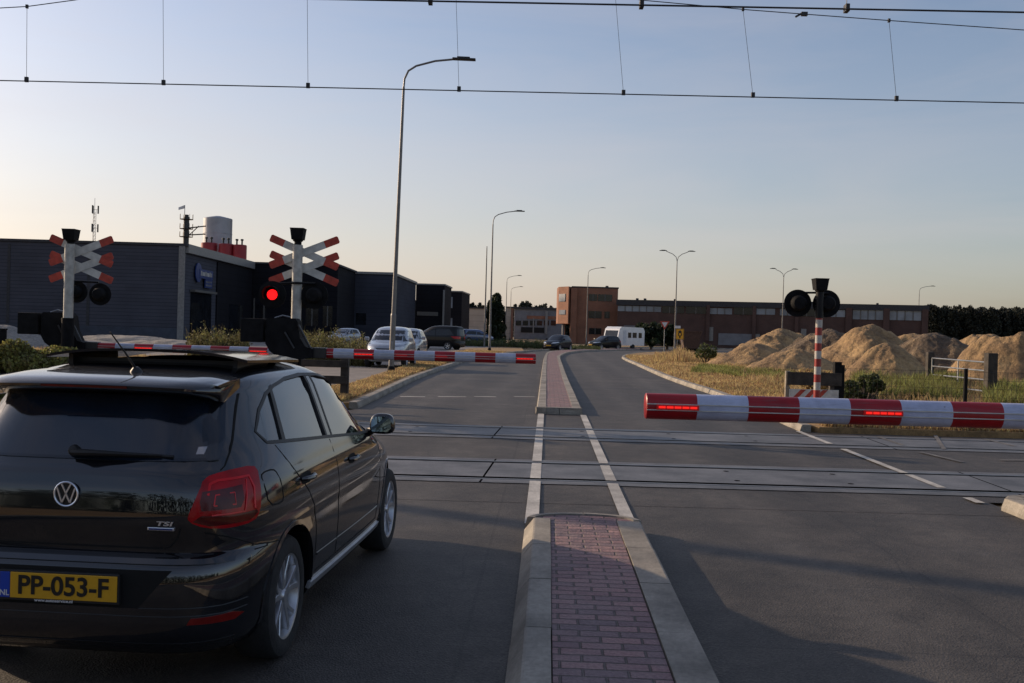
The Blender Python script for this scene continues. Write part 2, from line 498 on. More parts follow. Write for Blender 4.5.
M['ink'] = mat('plate_black', (.008, .007, .006), rough=.5, var=0)
M['mirror'] = mat('mirror_glass', (.45, .55, .6), rough=.02, metal=1, var=0)
M['rubber'] = mat('wiper_rubber', (.008, .008, .009), rough=.6, var=.1)


# ------------------------------------------------------------------ mesh builder
class MB:
    def __init__(s):
        s.v = []; s.f = []; s.sm = []

    def add(s, vs, fs, smooth=False):
        o = len(s.v)
        s.v += [tuple(p) for p in vs]
        s.f += [tuple(i + o for i in f) for f in fs]
        s.sm += [smooth] * len(fs)
        return s

    def box(s, x0, x1, y0, y1, z0, z1, bev=0, mtx=None):
        if bev:
            b = min(bev, (x1 - x0) / 2.01, (y1 - y0) / 2.01, (z1 - z0) / 2.01)
            bm = bmesh.new()
            bmesh.ops.create_cube(bm, size=1)
            for v in bm.verts:
                v.co = Vector(((x0 + x1) / 2 + v.co.x * (x1 - x0), (y0 + y1) / 2 + v.co.y * (y1 - y0), (z0 + z1) / 2 + v.co.z * (z1 - z0)))
            bmesh.ops.bevel(bm, geom=bm.edges[:], offset=b, segments=2, affect='EDGES', profile=.6)
            bm.verts.index_update()
            vs = [v.co.copy() for v in bm.verts]; fs = [[v.index for v in f.verts] for f in bm.faces]
            bm.free()
        else:
            vs = [Vector(p) for p in ((x0, y0, z0), (x1, y0, z0), (x1, y1, z0), (x0, y1, z0), (x0, y0, z1), (x1, y0, z1), (x1, y1, z1), (x0, y1, z1))]
            fs = [(0, 3, 2, 1), (4, 5, 6, 7), (0, 1, 5, 4), (1, 2, 6, 5), (2, 3, 7, 6), (3, 0, 4, 7)]
        if mtx is not None: vs = [mtx @ v for v in vs]
        return s.add(vs, fs)

    def tube(s, pts, r, n=10, cap=True, smooth=True):
        """tube through points, r a number or list"""
        P = [Vector(p) for p in pts]
        rs = r if isinstance(r, (list, tuple)) else [r] * len(P)
        vs = []
        prev = None
        for i, p in enumerate(P):
            d = (P[min(i + 1, len(P) - 1)] - P[max(i - 1, 0)]).normalized()
            if prev is None:
                a = Vector((0, 0, 1)) if abs(d.z) < .9 else Vector((1, 0, 0))
                u = d.cross(a).normalized()
            else:
                u = (prev - d * prev.dot(d)).normalized()
            prev = u
            w = d.cross(u)
            for k in range(n):
                an = 2 * PI * k / n
                vs.append(p + (u * math.cos(an) + w * math.sin(an)) * rs[i])
        fs = []
        for i in range(len(P) - 1):
            for k in range(n):
                a = i * n + k; b = i * n + (k + 1) % n
                fs.append((a, b, b + n, a + n))
        s.add(vs, fs, smooth)
        if cap:
            s.add(vs[:n], [tuple(reversed(range(n)))]); s.add(vs[-n:], [tuple(range(n))])
        return s

    def lathe(s, prof, origin=(0, 0, 0), axis=(0, 0, 1), n=24, smooth=True, arc=1.0):
        """prof: list of (radius, height along axis)"""
        ax = Vector(axis).normalized(); O = Vector(origin)
        a = Vector((0, 0, 1)) if abs(ax.z) < .9 else Vector((1, 0, 0))
        u = ax.cross(a).normalized(); w = ax.cross(u)
        vs = []; fs = []
        for r, h in prof:
            for k in range(n):
                an = 2 * PI * k / n * arc
                vs.append(O + ax * h + (u * math.cos(an) + w * math.sin(an)) * r)
        for i in range(len(prof) - 1):
            for k in range(n if arc == 1 else n - 1):
                p = i * n + k; q = i * n + (k + 1) % n
                fs.append((p, q, q + n, p + n))
        return s.add(vs, fs, smooth)

    def prism(s, poly, axis, a, b):
        """polygon of 2D points extruded along an axis from a to b"""
        n = len(poly)
        def mk(p, h):
            if axis == 'X': return (h, p[0], p[1])
            if axis == 'Y': return (p[0], h, p[1])
            return (p[0], p[1], h)
        vs = [mk(p, a) for p in poly] + [mk(p, b) for p in poly]
        fs = [tuple(range(n)), tuple(range(2 * n - 1, n - 1, -1))]
        fs += [(i, i + n, (i + 1) % n + n, (i + 1) % n) for i in range(n)]
        return s.add(vs, fs)

    def sheet(s, poly, z=None):
        return s.add([(p[0], p[1], p[2] if z is None and len(p) > 2 else (z or 0)) for p in poly], [tuple(range(len(poly)))])

    def build(s, name, m, parent=None, world=False, fix=True, angle=35):
        me = bpy.data.meshes.new(name)
        v = s.v
        if world and parent is not None:
            l = parent.location if parent.parent is None else parent.parent.location + parent.location
            v = [(p[0] - l.x, p[1] - l.y, p[2] - l.z) for p in v]
        me.from_pydata(v, [], s.f)
        me.polygons.foreach_set('use_smooth', s.sm)
        if fix:
            bm = bmesh.new(); bm.from_mesh(me)
            if name == 'cut': bmesh.ops.remove_doubles(bm, verts=bm.verts[:], dist=1e-5)
            bmesh.ops.recalc_face_normals(bm, faces=bm.faces[:])
            bm.to_mesh(me); bm.free()
        if any(s.sm):
            me.set_sharp_from_angle(angle=R(angle))
        me.materials.append(m)
        o = bpy.data.objects.new(name, me)
        COL.objects.link(o)
        if parent is not None: o.parent = parent
        return o


def tag(o, label=None, cat=None, group=None, kind=None):
    if label: o['label'] = label
    if cat: o['category'] = cat
    if group: o['group'] = group
    if kind: o['kind'] = kind
    return o


def thing(name, label, cat, loc=(0, 0, 0), rz=0, group=None):
    o = bpy.data.objects.new(name, None)
    o.empty_display_size = .2
    COL.objects.link(o)
    o.location = loc
    o.rotation_euler = (0, 0, rz)
    return tag(o, label, cat, group)


def copy_tree(o, parent=None):
    c = o.copy(); COL.objects.link(c)
    if parent is not None:
        c.parent = parent; c.matrix_parent_inverse = o.matrix_parent_inverse
    for ch in list(o.children): copy_tree(ch, c)
    return c


def text_mesh(s, size, extrude=.002, offset=0, shear=0, align='CENTER'):
    cu = bpy.data.curves.new('t', 'FONT')
    cu.body = s; cu.size = size; cu.extrude = extrude; cu.offset = offset; cu.shear = shear
    cu.align_x = align; cu.align_y = 'CENTER'
    o = bpy.data.objects.new('t', cu); COL.objects.link(o)
    bpy.context.view_layer.update()
    me = bpy.data.meshes.new_from_object(o.evaluated_get(bpy.context.evaluated_depsgraph_get()))
    v = [tuple(p.co) for p in me.vertices]; f = [tuple(p.vertices) for p in me.polygons]
    bpy.data.objects.remove(o); bpy.data.curves.remove(cu); bpy.data.meshes.remove(me)
    return v, f


def text_part(s, size, mtx, m, parent, name='lettering', extrude=.002, offset=0, sx=1.0, width=None, shear=0):
    v, f = text_mesh(s, size, extrude, offset, shear)
    if width:
        w = max(p[0] for p in v) - min(p[0] for p in v)
        sx = width / w
    mb = MB(); mb.add([mtx @ Vector((p[0] * sx, p[1], p[2])) for p in v], f)
    return mb.build(name, m, parent, fix=False)


def mesh_np(name, V, Fq, m, parent=None, nper=4):
    """fast mesh from numpy arrays"""
    me = bpy.data.meshes.new(name)
    me.vertices.add(len(V)); me.vertices.foreach_set('co', V.astype(np.float32).ravel())
    me.loops.add(len(Fq) * nper); me.polygons.add(len(Fq))
    me.loops.foreach_set('vertex_index', Fq.astype(np.int32).ravel())
    me.polygons.foreach_set('loop_start', np.arange(0, len(Fq) * nper, nper, dtype=np.int32))
    me.update(calc_edges=True)
    me.materials.append(m)
    o = bpy.data.objects.new(name, me); COL.objects.link(o)
    if parent is not None: o.parent = parent
    return o


def leaf_cloud(centers, radii, per, size, rng, flat=.5, aspect=1.6):
    """leaf-sized quads scattered in ellipsoid clumps; centers (n,3) radii (n,3)"""
    Vs = []
    for c, r in zip(centers, radii):
        n = per
        d = rng.normal(size=(n, 3)); d /= np.linalg.norm(d, axis=1)[:, None]
        p = np.array(c) + d * np.array(r) * (rng.uniform(.35, 1.0, size=(n, 1)) ** .5)
        a = rng.normal(size=(n, 3)); a /= np.linalg.norm(a, axis=1)[:, None]
        b = np.cross(a, rng.normal(size=(n, 3))); b /= np.linalg.norm(b, axis=1)[:, None]
        s = size * rng.uniform(.6, 1.3, size=(n, 1))
        q = np.stack([p - a * s * aspect / 2, p + b * s / 2, p + a * s * aspect / 2, p - b * s / 2], 1)
        Vs.append(q.reshape(-1, 3))
    V = np.concatenate(Vs); Fq = np.arange(len(V)).reshape(-1, 4)
    return V, Fq


def blades(P, h, w, rng, lean=.35):
    """grass blades: two-segment bent triangles at points P (n,3); h array"""
    n = len(P)
    an = rng.uniform(0, 2 * PI, n)
    dx = np.stack([np.cos(an), np.sin(an), np.zeros(n)], 1)
    l = rng.uniform(0, 2 * PI, n)
    ld = np.stack([np.cos(l), np.sin(l), np.zeros(n)], 1) * (h * rng.uniform(.05, lean, n) * 2)[:, None]
    ww = (w * rng.uniform(.6, 1.4, n))[:, None]
    up = np.array([0, 0, 1.0])
    v0 = P - dx * ww / 2; v1 = P + dx * ww / 2
    mid = P + up * (h * .55)[:, None] + ld * .3
    v2 = mid + dx * ww * .35; v3 = mid - dx * ww * .35
    top = P + up * h[:, None] + ld
    v4 = top + dx * ww * .08; v5 = top - dx * ww * .08
    V = np.stack([v0, v1, v2, v3, v4, v5], 1).reshape(-1, 3)
    b = np.arange(n)[:, None] * 6
    Fq = np.concatenate([b + np.array([[0, 1, 2, 3]]), b + np.array([[3, 2, 4, 5]])])
    return V, Fq


def in_poly(x, y, poly):
    ins = np.zeros(len(x), bool)
    n = len(poly)
    for i in range(n):
        x0, y0 = poly[i][:2]; x1, y1 = poly[(i + 1) % n][:2]
        if y0 == y1: continue
        c = ((y0 > y) != (y1 > y)) & (x < (x1 - x0) * (y - y0) / (y1 - y0) + x0)
        ins ^= c
    return ins


def scatter(poly, n, rng, z=0, persp=True, clump=0):
    xs = [p[0] for p in poly]; ys = [p[1] for p in poly]
    X = []; Y = []
    got = 0
    while got < n:
        if persp:  # denser towards the viewer, as seen area asks
            u = rng.uniform(0, 1, n * 2)
            y = 1 / (1 / max(ys) + u * (1 / min(ys) - 1 / max(ys)))
        else:
            y = rng.uniform(min(ys), max(ys), n * 2)
        x = rng.uniform(min(xs), max(xs), n * 2)
        k = in_poly(x, y, poly)
        if clump:
            f = np.array([noise.noise((a * clump, b * clump, 3.1)) for a, b in zip(x, y)])
            k &= f + rng.uniform(-.35, .35, len(x)) > 0
        X.append(x[k]); Y.append(y[k]); got += k.sum()
        if k.sum() == 0: break
    x = np.concatenate(X)[:n]; y = np.concatenate(Y)[:n]
    return np.stack([x, y, np.full(len(x), float(z))], 1)
EXPO = 0.0
DEBUG = False
rng = np.random.default_rng(11)
# ------------------------------------------------------------------ world and sun
SUN_AZ = R(-61)      # measured from +Y (ahead), negative = to the left
SUN_EL = R(17.5)
world = bpy.data.worlds.new('World'); scene.world = world
world.use_nodes = True
wt = world.node_tree
bg = wt.nodes['Background']
sky = wt.nodes.new('ShaderNodeTexSky')
sky.sky_type = 'NISHITA'; sky.sun_disc = False
sky.sun_elevation = SUN_EL
sky.sun_rotation = SUN_AZ
sky.air_density = 1.15; sky.dust_density = 1.4; sky.ozone_density = 3
sky.altitude = 0
wv = wt.nodes.new('ShaderNodeTexCoord')
wm = wt.nodes.new('ShaderNodeMapping'); wm.inputs['Scale'].default_value = (1.2, 1.2, 7)
wm.inputs['Rotation'].default_value = (R(4), R(-6), R(20))
wt.links.new(wv.outputs['Generated'], wm.inputs['Vector'])
cn = tex_noise(wt, wm.outputs['Vector'], 2.0, 8, .58, .6)
cf = mapr(wt, cn, .38, .75, 0.0, .2)
hsv = wt.nodes.new('ShaderNodeHueSaturation'); hsv.inputs['Saturation'].default_value = .86
wt.links.new(sky.outputs['Color'], hsv.inputs['Color'])
cc = mixc(wt, 1.0, mixc(wt, cf, hsv.outputs['Color'], (5.0, 4.6, 4.3)), (1.035, .965, 1.0), 'MULTIPLY')
# warm dusty air low over the horizon on the sun's side
sx = wt.nodes.new('ShaderNodeSeparateXYZ'); wt.links.new(wv.outputs['Generated'], sx.inputs[0])
low = mapr(wt, sx.outputs['Z'], 0.0, .30, 1, 0)
vd = wt.nodes.new('ShaderNodeVectorMath'); vd.operation = 'DOT_PRODUCT'
wt.links.new(wv.outputs['Generated'], vd.inputs[0]); vd.inputs[1].default_value = (math.sin(SUN_AZ), math.cos(SUN_AZ), 0)
hz_ = mth(wt, 'MULTIPLY', mth(wt, 'MULTIPLY', low, mapr(wt, vd.outputs['Value'], -.1, .7, 0, 1)), .62)
cc = mixc(wt, hz_, cc, (5.6, 4.75, 4.3))
wt.links.new(cc, bg.inputs['Color'])
bg.inputs['Strength'].default_value = .122
sun = bpy.data.lights.new('sun', 'SUN'); sun.energy = 4.0; sun.angle = R(.55); sun.color = (1.0, .76, .52)
suno = bpy.data.objects.new('sun', sun); COL.objects.link(suno)
sd = Vector((math.sin(SUN_AZ) * math.cos(SUN_EL), math.cos(SUN_AZ) * math.cos(SUN_EL), math.sin(SUN_EL)))
suno.rotation_euler = sd.to_track_quat('Z', 'Y').to_euler()
suno.location = (-20, 5, 30)
vs = scene.view_settings
vs.view_transform = 'Standard'; vs.look = 'None'; vs.gamma = 1; vs.exposure = .22; vs.use_curve_mapping = False

# ------------------------------------------------------------------ ground and roads
g = MB()
NX = 60
g.sheet([(-3000, -300, -.03), (3000, -300, -.03), (3000, 4000, -.03), (-3000, 4000, -.03)])
tag(g.build('ground', M['ground']), kind='structure')

L0 = [rp(-3.95, -20), rp(-3.95, 19.5)]
Lfar = [gp(358, 408.5), gp(376, 400), gp(415, 380.5), gp(440, 371), gp(458, 364.5), gp(475, 359.5), gp(500, 355.2), gp(530, 351.8), gp(560, 350), gp(600, 348.6), gp(660, 347.8), gp(760, 350)]
Rfar = [gp(800, 432), gp(760, 414), gp(712.5, 395), gp(687, 386.5), gp(665, 378.5), gp(648, 371), gp(634, 364.5), gp(625, 360.5), gp(622, 357.6), gp(629, 355), gp(645, 353.3), gp(680, 352.8), gp(760, 354.5)]
road = L0 + Lfar + list(reversed(Rfar)) + [rp(4.55, 18.9), rp(4.55, -20)]
g = MB(); g.sheet([(p.x, p.y, 0) for p in road])
tag(g.build('road', M['asphalt'], fix=False), kind='structure')

# crossing surface between and beside the rails
CX0, CX1 = -9.0, 10.5
g = MB(); g.sheet([(CX0, 9.6, .002), (5.0, 9.6, .002), (5.0, 10.4, .002), (CX1, 10.4, .002), (CX1, 17.7, .002), (5.5, 17.7, .002), (5.3, 18.75, .002), (CX0, 18.75, .002)])
tag(g.build('crossing_paving', M['asphalt']), kind='structure')
# ballast beds beyond
g = MB()
for x0, x1 in ((-90, CX0), (CX1, 90)):
    g.box(x0, x1, 9.9, 18.4, -.02, .0)
tag(g.build('ballast_bed', M['ballast']), kind='structure')
RAILS = (11.06, 12.56, 15.55, 17.05)
for i, (ra, rb) in enumerate(((11.06, 12.56), (15.55, 17.05))):
    g = MB(); jn = MB()
    xs = [CX0, -6.3, -.22 if i == 0 else -.50, 5.7, CX1]
    for k in range(4):
        sk = .02
        def quad(a, b, y0, y1, z):
            # joints run with the road
            s = math.tan(HD + R(2))
            g.add([(a + .012 + (y0 - 12) * s * (k > 0), y0, z), (b - .012 + (y0 - 12) * s * (k < 3), y0, z), (b - .012 + (y1 - 12) * s * (k < 3), y1, z), (a + .012 + (y1 - 12) * s * (k > 0), y1, z)], [(0, 1, 2, 3)])
        quad(xs[k], xs[k + 1], ra + .15, rb - .15, .012)
        quad(xs[k], xs[k + 1], ra - .27, ra - .040, .010)
        quad(xs[k], xs[k + 1], rb + .040, rb + .25, .010)
    tag(g.build('crossing_slab', M['slab'], fix=False), kind='structure')
    g = MB()
    for r in (ra, rb):
        g.sheet([(CX0, r - .25, .006), (CX1, r - .25, .006), (CX1, r + .25, .006), (CX0, r + .25, .006)])
    g.sheet([(CX0, ra + .2, .0065), (CX1, ra + .2, .0065), (CX1, rb - .2, .0065), (CX0, rb - .2, .0065)])
    tag(g.build('flangeway', M['gap'], fix=False), kind='structure')
    for hx in (-2.9, -1.6, 1.15, 2.6, 3.9):
        for hy in (ra + .36, rb - .36):
            MB().lathe([(.035, 0), (0, .0005)], origin=(hx + (hy - ra) * .05, hy, .0145), n=12).build('lifting_hole', M['gap'], fix=False)['kind'] = 'structure'
    for r in (ra, rb):
        g = MB()
        g.box(-90, 90, r - .028, r + .028, -.15, .014, bev=.008)
        tag(g.build('rail', M['rail']), kind='structure')
    g = MB()
    for x0, x1 in ((-60, CX0), (CX1, 60)):
        x = x0 + .3
        while x < x1:
            g.box(x - .13, x + .13, ra - .5, rb + .5, -.02, .006); x += .6
    tag(g.build('sleeper', M['slab']), kind='structure')

# painted lines
def stripe(name, pts, w, m, z=.005):
    g = MB()
    P = [Vector((p.x, p.y, 0)) for p in pts]
    vs = []
    for i, p in enumerate(P):
        d = (P[min(i + 1, len(P) - 1)] - P[max(i - 1, 0)]).normalized(); n = Vector((-d.y, d.x, 0))
        vs += [p - n * w / 2 + Vector((0, 0, z)), p + n * w / 2 + Vector((0, 0, z))]
    g.add(vs, [(2 * i, 2 * i + 2, 2 * i + 3, 2 * i + 1) for i in range(len(P) - 1)])
    return tag(g.build(name, m, fix=False), kind='structure')

for t0, in ((-.095,), (.75,)):
    segs = ((8.5, RAILS[0] - .1), (RAILS[0] + .11, RAILS[1] - .11), (RAILS[1] + .1, RAILS[2] - .1), (RAILS[2] + .11, RAILS[3] - .11), (RAILS[3] + .1, 20.1))
    for a, b in segs:
        stripe('road_marking', [rp(t0, a), rp(t0, b)], .12, M['line'], z=.016)
for a, b in ((10.45, RAILS[0] - .28), (RAILS[0] + .4, RAILS[1] - .05), (RAILS[1] + .1, RAILS[2] - .3), (RAILS[2] + .4, RAILS[3] + .9)):
    stripe('road_marking', [rp(4.50, a), rp(4.50, b)], .10, M['line'], z=.018)
for xa, xb in ((400, 425), (438, 466), (474, 496), (514, 535)):
    stripe('road_marking', [gp(xa, 396.6), gp(xb, 396.9)], .17, M['line'], z=.004)
for a, b in (((878, 437.5), (903, 446)), ((935, 436), (944, 450)), ((920, 453), (962, 463)), ((985, 440), (1015, 447)), ((1000, 461), (1060, 461.5))):
    stripe('road_marking', [gp(*a), gp(*b)], .07, M['line_old'], z=.018)

# kerbs -------------------------------------------------------------
def resample(P, step):
    out = [P[0].copy()]
    for a, b in zip(P, P[1:]):
        n = max(1, int((b - a).length / step))
        out += [a.lerp(b, (k + 1) / n) for k in range(n)]
    return out


def smooth_path(P, n=8):
    out = []
    for i in range(len(P) - 1):
        p0 = P[max(i - 1, 0)]; p1 = P[i]; p2 = P[i + 1]; p3 = P[min(i + 2, len(P) - 1)]
        for k in range(n):
            t = k / n
            out.append(.5 * ((2 * p1) + (p2 - p0) * t + (2 * p0 - 5 * p1 + 4 * p2 - p3) * t * t + (3 * p1 - p0 - 3 * p2 + p3) * t ** 3))
    out.append(P[-1])
    return out


def kerb(name, P, prof, seg=1.0, gap=.006, m=None, smooth=False, parent=None, fine=.35):
    """prof: (offset to the left of the path, height)"""
    P = [Vector((p.x, p.y, 0)) for p in P]
    if smooth: P = smooth_path(P)
    cum = [0]
    for a, b in zip(P, P[1:]): cum.append(cum[-1] + (b - a).length)
    T = cum[-1]
    def pos(s):
        s = min(max(s, 0), T)
        for i in range(len(P) - 1):
            if s <= cum[i + 1] or i == len(P) - 2:
                f = (s - cum[i]) / max(1e-6, cum[i + 1] - cum[i]); return P[i].lerp(P[i + 1], f)
    def frame(s):
        d = (pos(s + .05) - pos(s - .05)).normalized()
        return pos(s), Vector((-d.y, d.x, 0))
    g = MB()
    n = max(1, round(T / seg)); sl = T / n
    m_ = len(prof)
    for k in range(n):
        a, b = k * sl + gap, (k + 1) * sl - gap
        q = max(1, int((b - a) / fine))
        dz = rnd.uniform(-.003, .003); do = rnd.uniform(-.003, .003)
        vs = []
        for j in range(q + 1):
            p, nn = frame(a + (b - a) * j / q)
            for o, z in prof: vs.append(p + nn * (o + do) + Vector((0, 0, z + (dz if z > 0 else 0))))
        fs = []
        for j in range(q):
            for i in range(m_ - 1):
                fs.append((j * m_ + i, (j + 1) * m_ + i, (j + 1) * m_ + i + 1, j * m_ + i + 1))
        fs.append(tuple(range(m_))); fs.append(tuple(reversed(range(q * m_, (q + 1) * m_))))
        g.add(vs, fs)
    return tag(g.build(name, m or M['kerb']), kind='structure')


# near island
S1 = 8.2
left = [rp(-.15, -4), rp(-.15, S1)]
kerb('kerb', [rp(-.15, -4), rp(-.15, S1)], [(0, -.02), (0, .02), (-.075, .118), (-.088, .122), (-.21, .122), (-.21, 0)], seg=1.0)
kerb('kerb', [rp(.83, S1), rp(.83, -4)], [(0, -.02), (0, .02), (-.03, .118), (-.042, .122), (-.222, .122), (-.222, 0)], seg=1.0)
arc = [rp(.34 - .49 * math.cos(PI * k / 14), S1 + .02 + .30 * math.sin(PI * k / 14)) for k in range(15)]
kerb('kerb', arc, [(0, -.02), (0, .03), (-.02, .118), (-.035, .124), (-.085, .124), (-.085, 0)], seg=.6, fine=.05)
g = MB()
inner = [rp(.064, -4, .112), rp(.064, S1, .112)] + [rp(.34 - .40 * math.cos(PI * k / 14), S1 + .02 + .22 * math.sin(PI * k / 14), .112) for k in range(15)] + [rp(.60, S1, .112), rp(.60, -4, .112)]
g.sheet(inner)
tag(g.build('island_paving', M['pavers'], fix=False), kind='structure')

# far island
FI = [gp(x, y) for x, y in ((536, 414), (539.2, 390), (542.2, 368), (544.3, 357.5), (547.5, 353.6), (556, 351.8), (575, 350.6), (600, 349.7), (640, 348.9))]
FR = [gp(x, y) for x, y in ((640, 350.2), (600, 351), (580, 352.2), (567, 354.2), (561, 357.5), (560.6, 360), (566, 376), (573.5, 394), (582.5, 415))]
kerb('kerb', FI, [(0, -.02), (0, .03), (-.03, .13), (-.2, .13), (-.2, 0)], seg=1.0, smooth=True)
kerb('kerb', FR, [(0, -.02), (0, .03), (-.03, .13), (-.2, .13), (-.2, 0)], seg=1.0, smooth=True)
kerb('kerb', [FR[-1] + Vector((-.0, .02, 0)), FI[0] + Vector((0, .02, 0))], [(0, -.02), (0, .05), (-.02, .132), (-.12, .132), (-.12, 0)], seg=.8) if False else None
kerb('kerb', [FI[0] + Vector((0, .02, 0)), FR[-1] + Vector((0, .02, 0))], [(0, -.02), (0, .05), (.02, .135), (.14, .135), (.14, 0)], seg=.5)
g = MB()
cen = []
fi = smooth_path([Vector((p.x, p.y, .12)) for p in FI]); fr = smooth_path([Vector((p.x, p.y, .12)) for p in FR])
g.sheet([Vector((p.x + .05, p.y + .05, .12)) for p in fi] + [Vector((p.x - .03, p.y, .12)) for p in fr])
tag(g.build('island_paving', M['pavers'], fix=False), kind='structure')

# road edge kerbs and verges
kp = [(0, -.02), (0, .04), (.03, .125), (.05, .13), (.19, .13), (.19, 0)]
kpr = [(-a, b) for a, b in kp]
kerb('kerb', Lfar, kp, seg=1.0, smooth=True)
kerb('kerb', Rfar, kpr, seg=1.0, smooth=True)
kerb('kerb', [rp(4.55, -20), rp(4.55, 10.1)], kpr, seg=1.0)
kerb('kerb', [rp(4.55, 10.1), rp(4.68, 10.32), rp(4.95, 10.4), rp(7, 10.42)], kpr, seg=.5, fine=.1)
kerb('kerb', [rp(-3.95, -20), rp(-3.95, 9.4)], kp, seg=1.0)

def slab(name, pts, z, m, kind='structure'):
    g = MB(); g.sheet([(p.x, p.y, z) for p in pts]); n = len(pts)
    g.add([(p.x, p.y, q) for q in (-.02, z) for p in pts], [(i, (i + 1) % n, (i + 1) % n + n, i + n) for i in range(n)])
    return tag(g.build(name, m, fix=False), kind=kind)

rv = [Vector((5.5, 17.75, 0)), Vector((5.25, 18.3, 0))] + [p + Vector((.16, 0, 0)) for p in smooth_path(Rfar)[3:]] + [Vector((200, 133, 0)), Vector((200, 17.75, 0))]
slab('right_field', rv, .105, M['verge'])
slab('near_verge', [rp(4.72, 10.2), rp(40, 10.2), rp(40, -20), rp(4.72, -20)], .105, M['verge'])
slab('near_verge', [rp(-4.12, 9.3), rp(-40, 9.3), rp(-40, -20), rp(-4.12, -20)], .105, M['verge'])
LV = smooth_path(Lfar)
slab('left_verge', [p + Vector((-.17, .1, 0)) for p in LV[:56]] + [gp(520, 347), gp(470, 349.5), gp(425, 358), gp(385, 374), gp(352, 386), Vector((-6.4, 19, 0))], .105, M['verge'])
slab('parking_lot', [gp(520, 347), gp(470, 349.5), gp(425, 358), gp(385, 374), gp(352, 386), Vector((-6.4, 19, 0)), Vector((-9.5, 19, 0)), Vector((-9.5, 40, 0)), Vector((-40, 66, 0)), Vector((-20, 130, 0))], .09, M['slab_side'])
slab('left_field', [Vector((-9.5, 18.9, 0)), Vector((-9.5, 40, 0)), Vector((-40, 66, 0)), Vector((-120, 66, 0)), Vector((-120, 18.9, 0))], .10, M['verge'])
# ------------------------------------------------------------------ vehicles
class Prof:
    """body made of rounded horizontal outlines stacked in z (half width x, length y from the rear bumper)"""
    def __init__(s, yr, yf, W, ym=1.9, pr=6.0, pf=4.0, ztop=1.3, kx=1, ky=1, kz=1, ptop=None):
        s.ptop = ptop; s.kz = kz
        s.yr, s.yf, s.W = [np.array(a, float) for a in (yr, yf, W)]
        for a in (s.yr, s.yf): a[:, 0] *= kz; a[:, 1] *= ky
        s.W[:, 0] *= kz; s.W[:, 1] *= kx
        s.ym0 = ym * ky; s.pr, s.pf = pr, pf; s.zt = ztop * kz; s.zmax = s.yr[-1, 0]

    def at(s, z):
        yr = np.interp(z, s.yr[:, 0], s.yr[:, 1]); yf = np.interp(z, s.yf[:, 0], s.yf[:, 1]); W = np.interp(z, s.W[:, 0], s.W[:, 1])
        k = min(max((z - s.zt) / (s.zmax - s.zt), 0), 1)
        ym = s.ym0 * (1 - k) + (yr + yf) / 2 * k
        return yr, yf, W, ym

    def pz(s, z):
        if s.ptop is None: return s.pr
        return float(np.interp(z, [.92 * s.kz, 1.06 * s.kz, 1.45 * s.kz], [s.pr, s.ptop, s.ptop]))

    def pt(s, th, z, front=False):
        yr, yf, W, ym = s.at(z)
        p = s.pf if front else s.pr
        c, q = max(math.cos(th), 0), max(math.sin(th), 0)
        if not front: p = s.pz(z)
        if front: return Vector((W * q ** (2 / p), ym + (yf - ym) * c ** (2 / p), z))
        return Vector((W * q ** (2 / p), ym - (ym - yr) * c ** (2 / p), z))

    def side(s, y, z):
        yr, yf, W, ym = s.at(z)
        if y < ym: k = min(1, (ym - y) / (ym - yr)); p = s.pz(z)
        else: k = min(1, (y - ym) / (yf - ym)); p = s.pf
        return Vector((W * max(0, 1 - k ** p) ** (1 / p), y, z))

    def end(s, x, z, front=False):
        yr, yf, W, ym = s.at(z)
        k = min(1, abs(x) / W); p = s.pf if front else s.pz(z)
        e = max(0, 1 - k ** p) ** (1 / p)
        return Vector((x, ym + (yf - ym) * e if front else ym - (ym - yr) * e, z))

    def mesh(s, zs, n=30, inset=0, shift_r=0, shift_f=0, wmul=None):
        """closed shell; the angle spacing is even along the outline"""
        def table(front):
            T = np.linspace(0, PI / 2, 1500)
            zref = zs[len(zs) // 3]
            P = [s.pt(t, zref, front) for t in T]
            c = np.concatenate([[0], np.cumsum([(b - a).length for a, b in zip(P, P[1:])])])
            # denser at the corner
            u = np.linspace(0, c[-1], n + 1)
            return np.interp(u, c, T)
        tr, tf = table(False), table(True)
        ring0 = [(t, False) for t in tr] + [(t, True) for t in reversed(tf[:-1])]
        vs = []; N = 0
        for z in zs:
            half = [s.pt(t, z, f) for t, f in ring0]
            if inset or wmul:
                w = wmul(z) if wmul else 1
                W = s.at(z)[2]
                for v in half:
                    v.x = max(0, v.x * w - (inset * (v.x / W)))
                    yr, yf, _, ym = s.at(z)
                    k = (v.y - ym) / ((ym - yr) if v.y < ym else (yf - ym))
                    v.y -= k * (shift_r if v.y < ym else shift_f)
            full = half + [Vector((-v.x, v.y, v.z)) for v in reversed(half[1:-1])]
            N = len(full); vs += full
        fs = []
        for i in range(len(zs) - 1):
            for k in range(N):
                a = i * N + k; b = i * N + (k + 1) % N
                fs.append((a, b, b + N, a + N))
        fs.append(tuple(reversed(range(N)))); fs.append(tuple(range((len(zs) - 1) * N, len(zs) * N)))
        return vs, fs


def normal(fn, a, b, flip=1):
    e = .004
    p = fn(a, b); u = fn(a + e, b) - fn(a - e, b); v = fn(a, b + e) - fn(a, b - e)
    n = u.cross(v)
    return (n.normalized() if n.length > 1e-12 else Vector((0, 0, 1)))


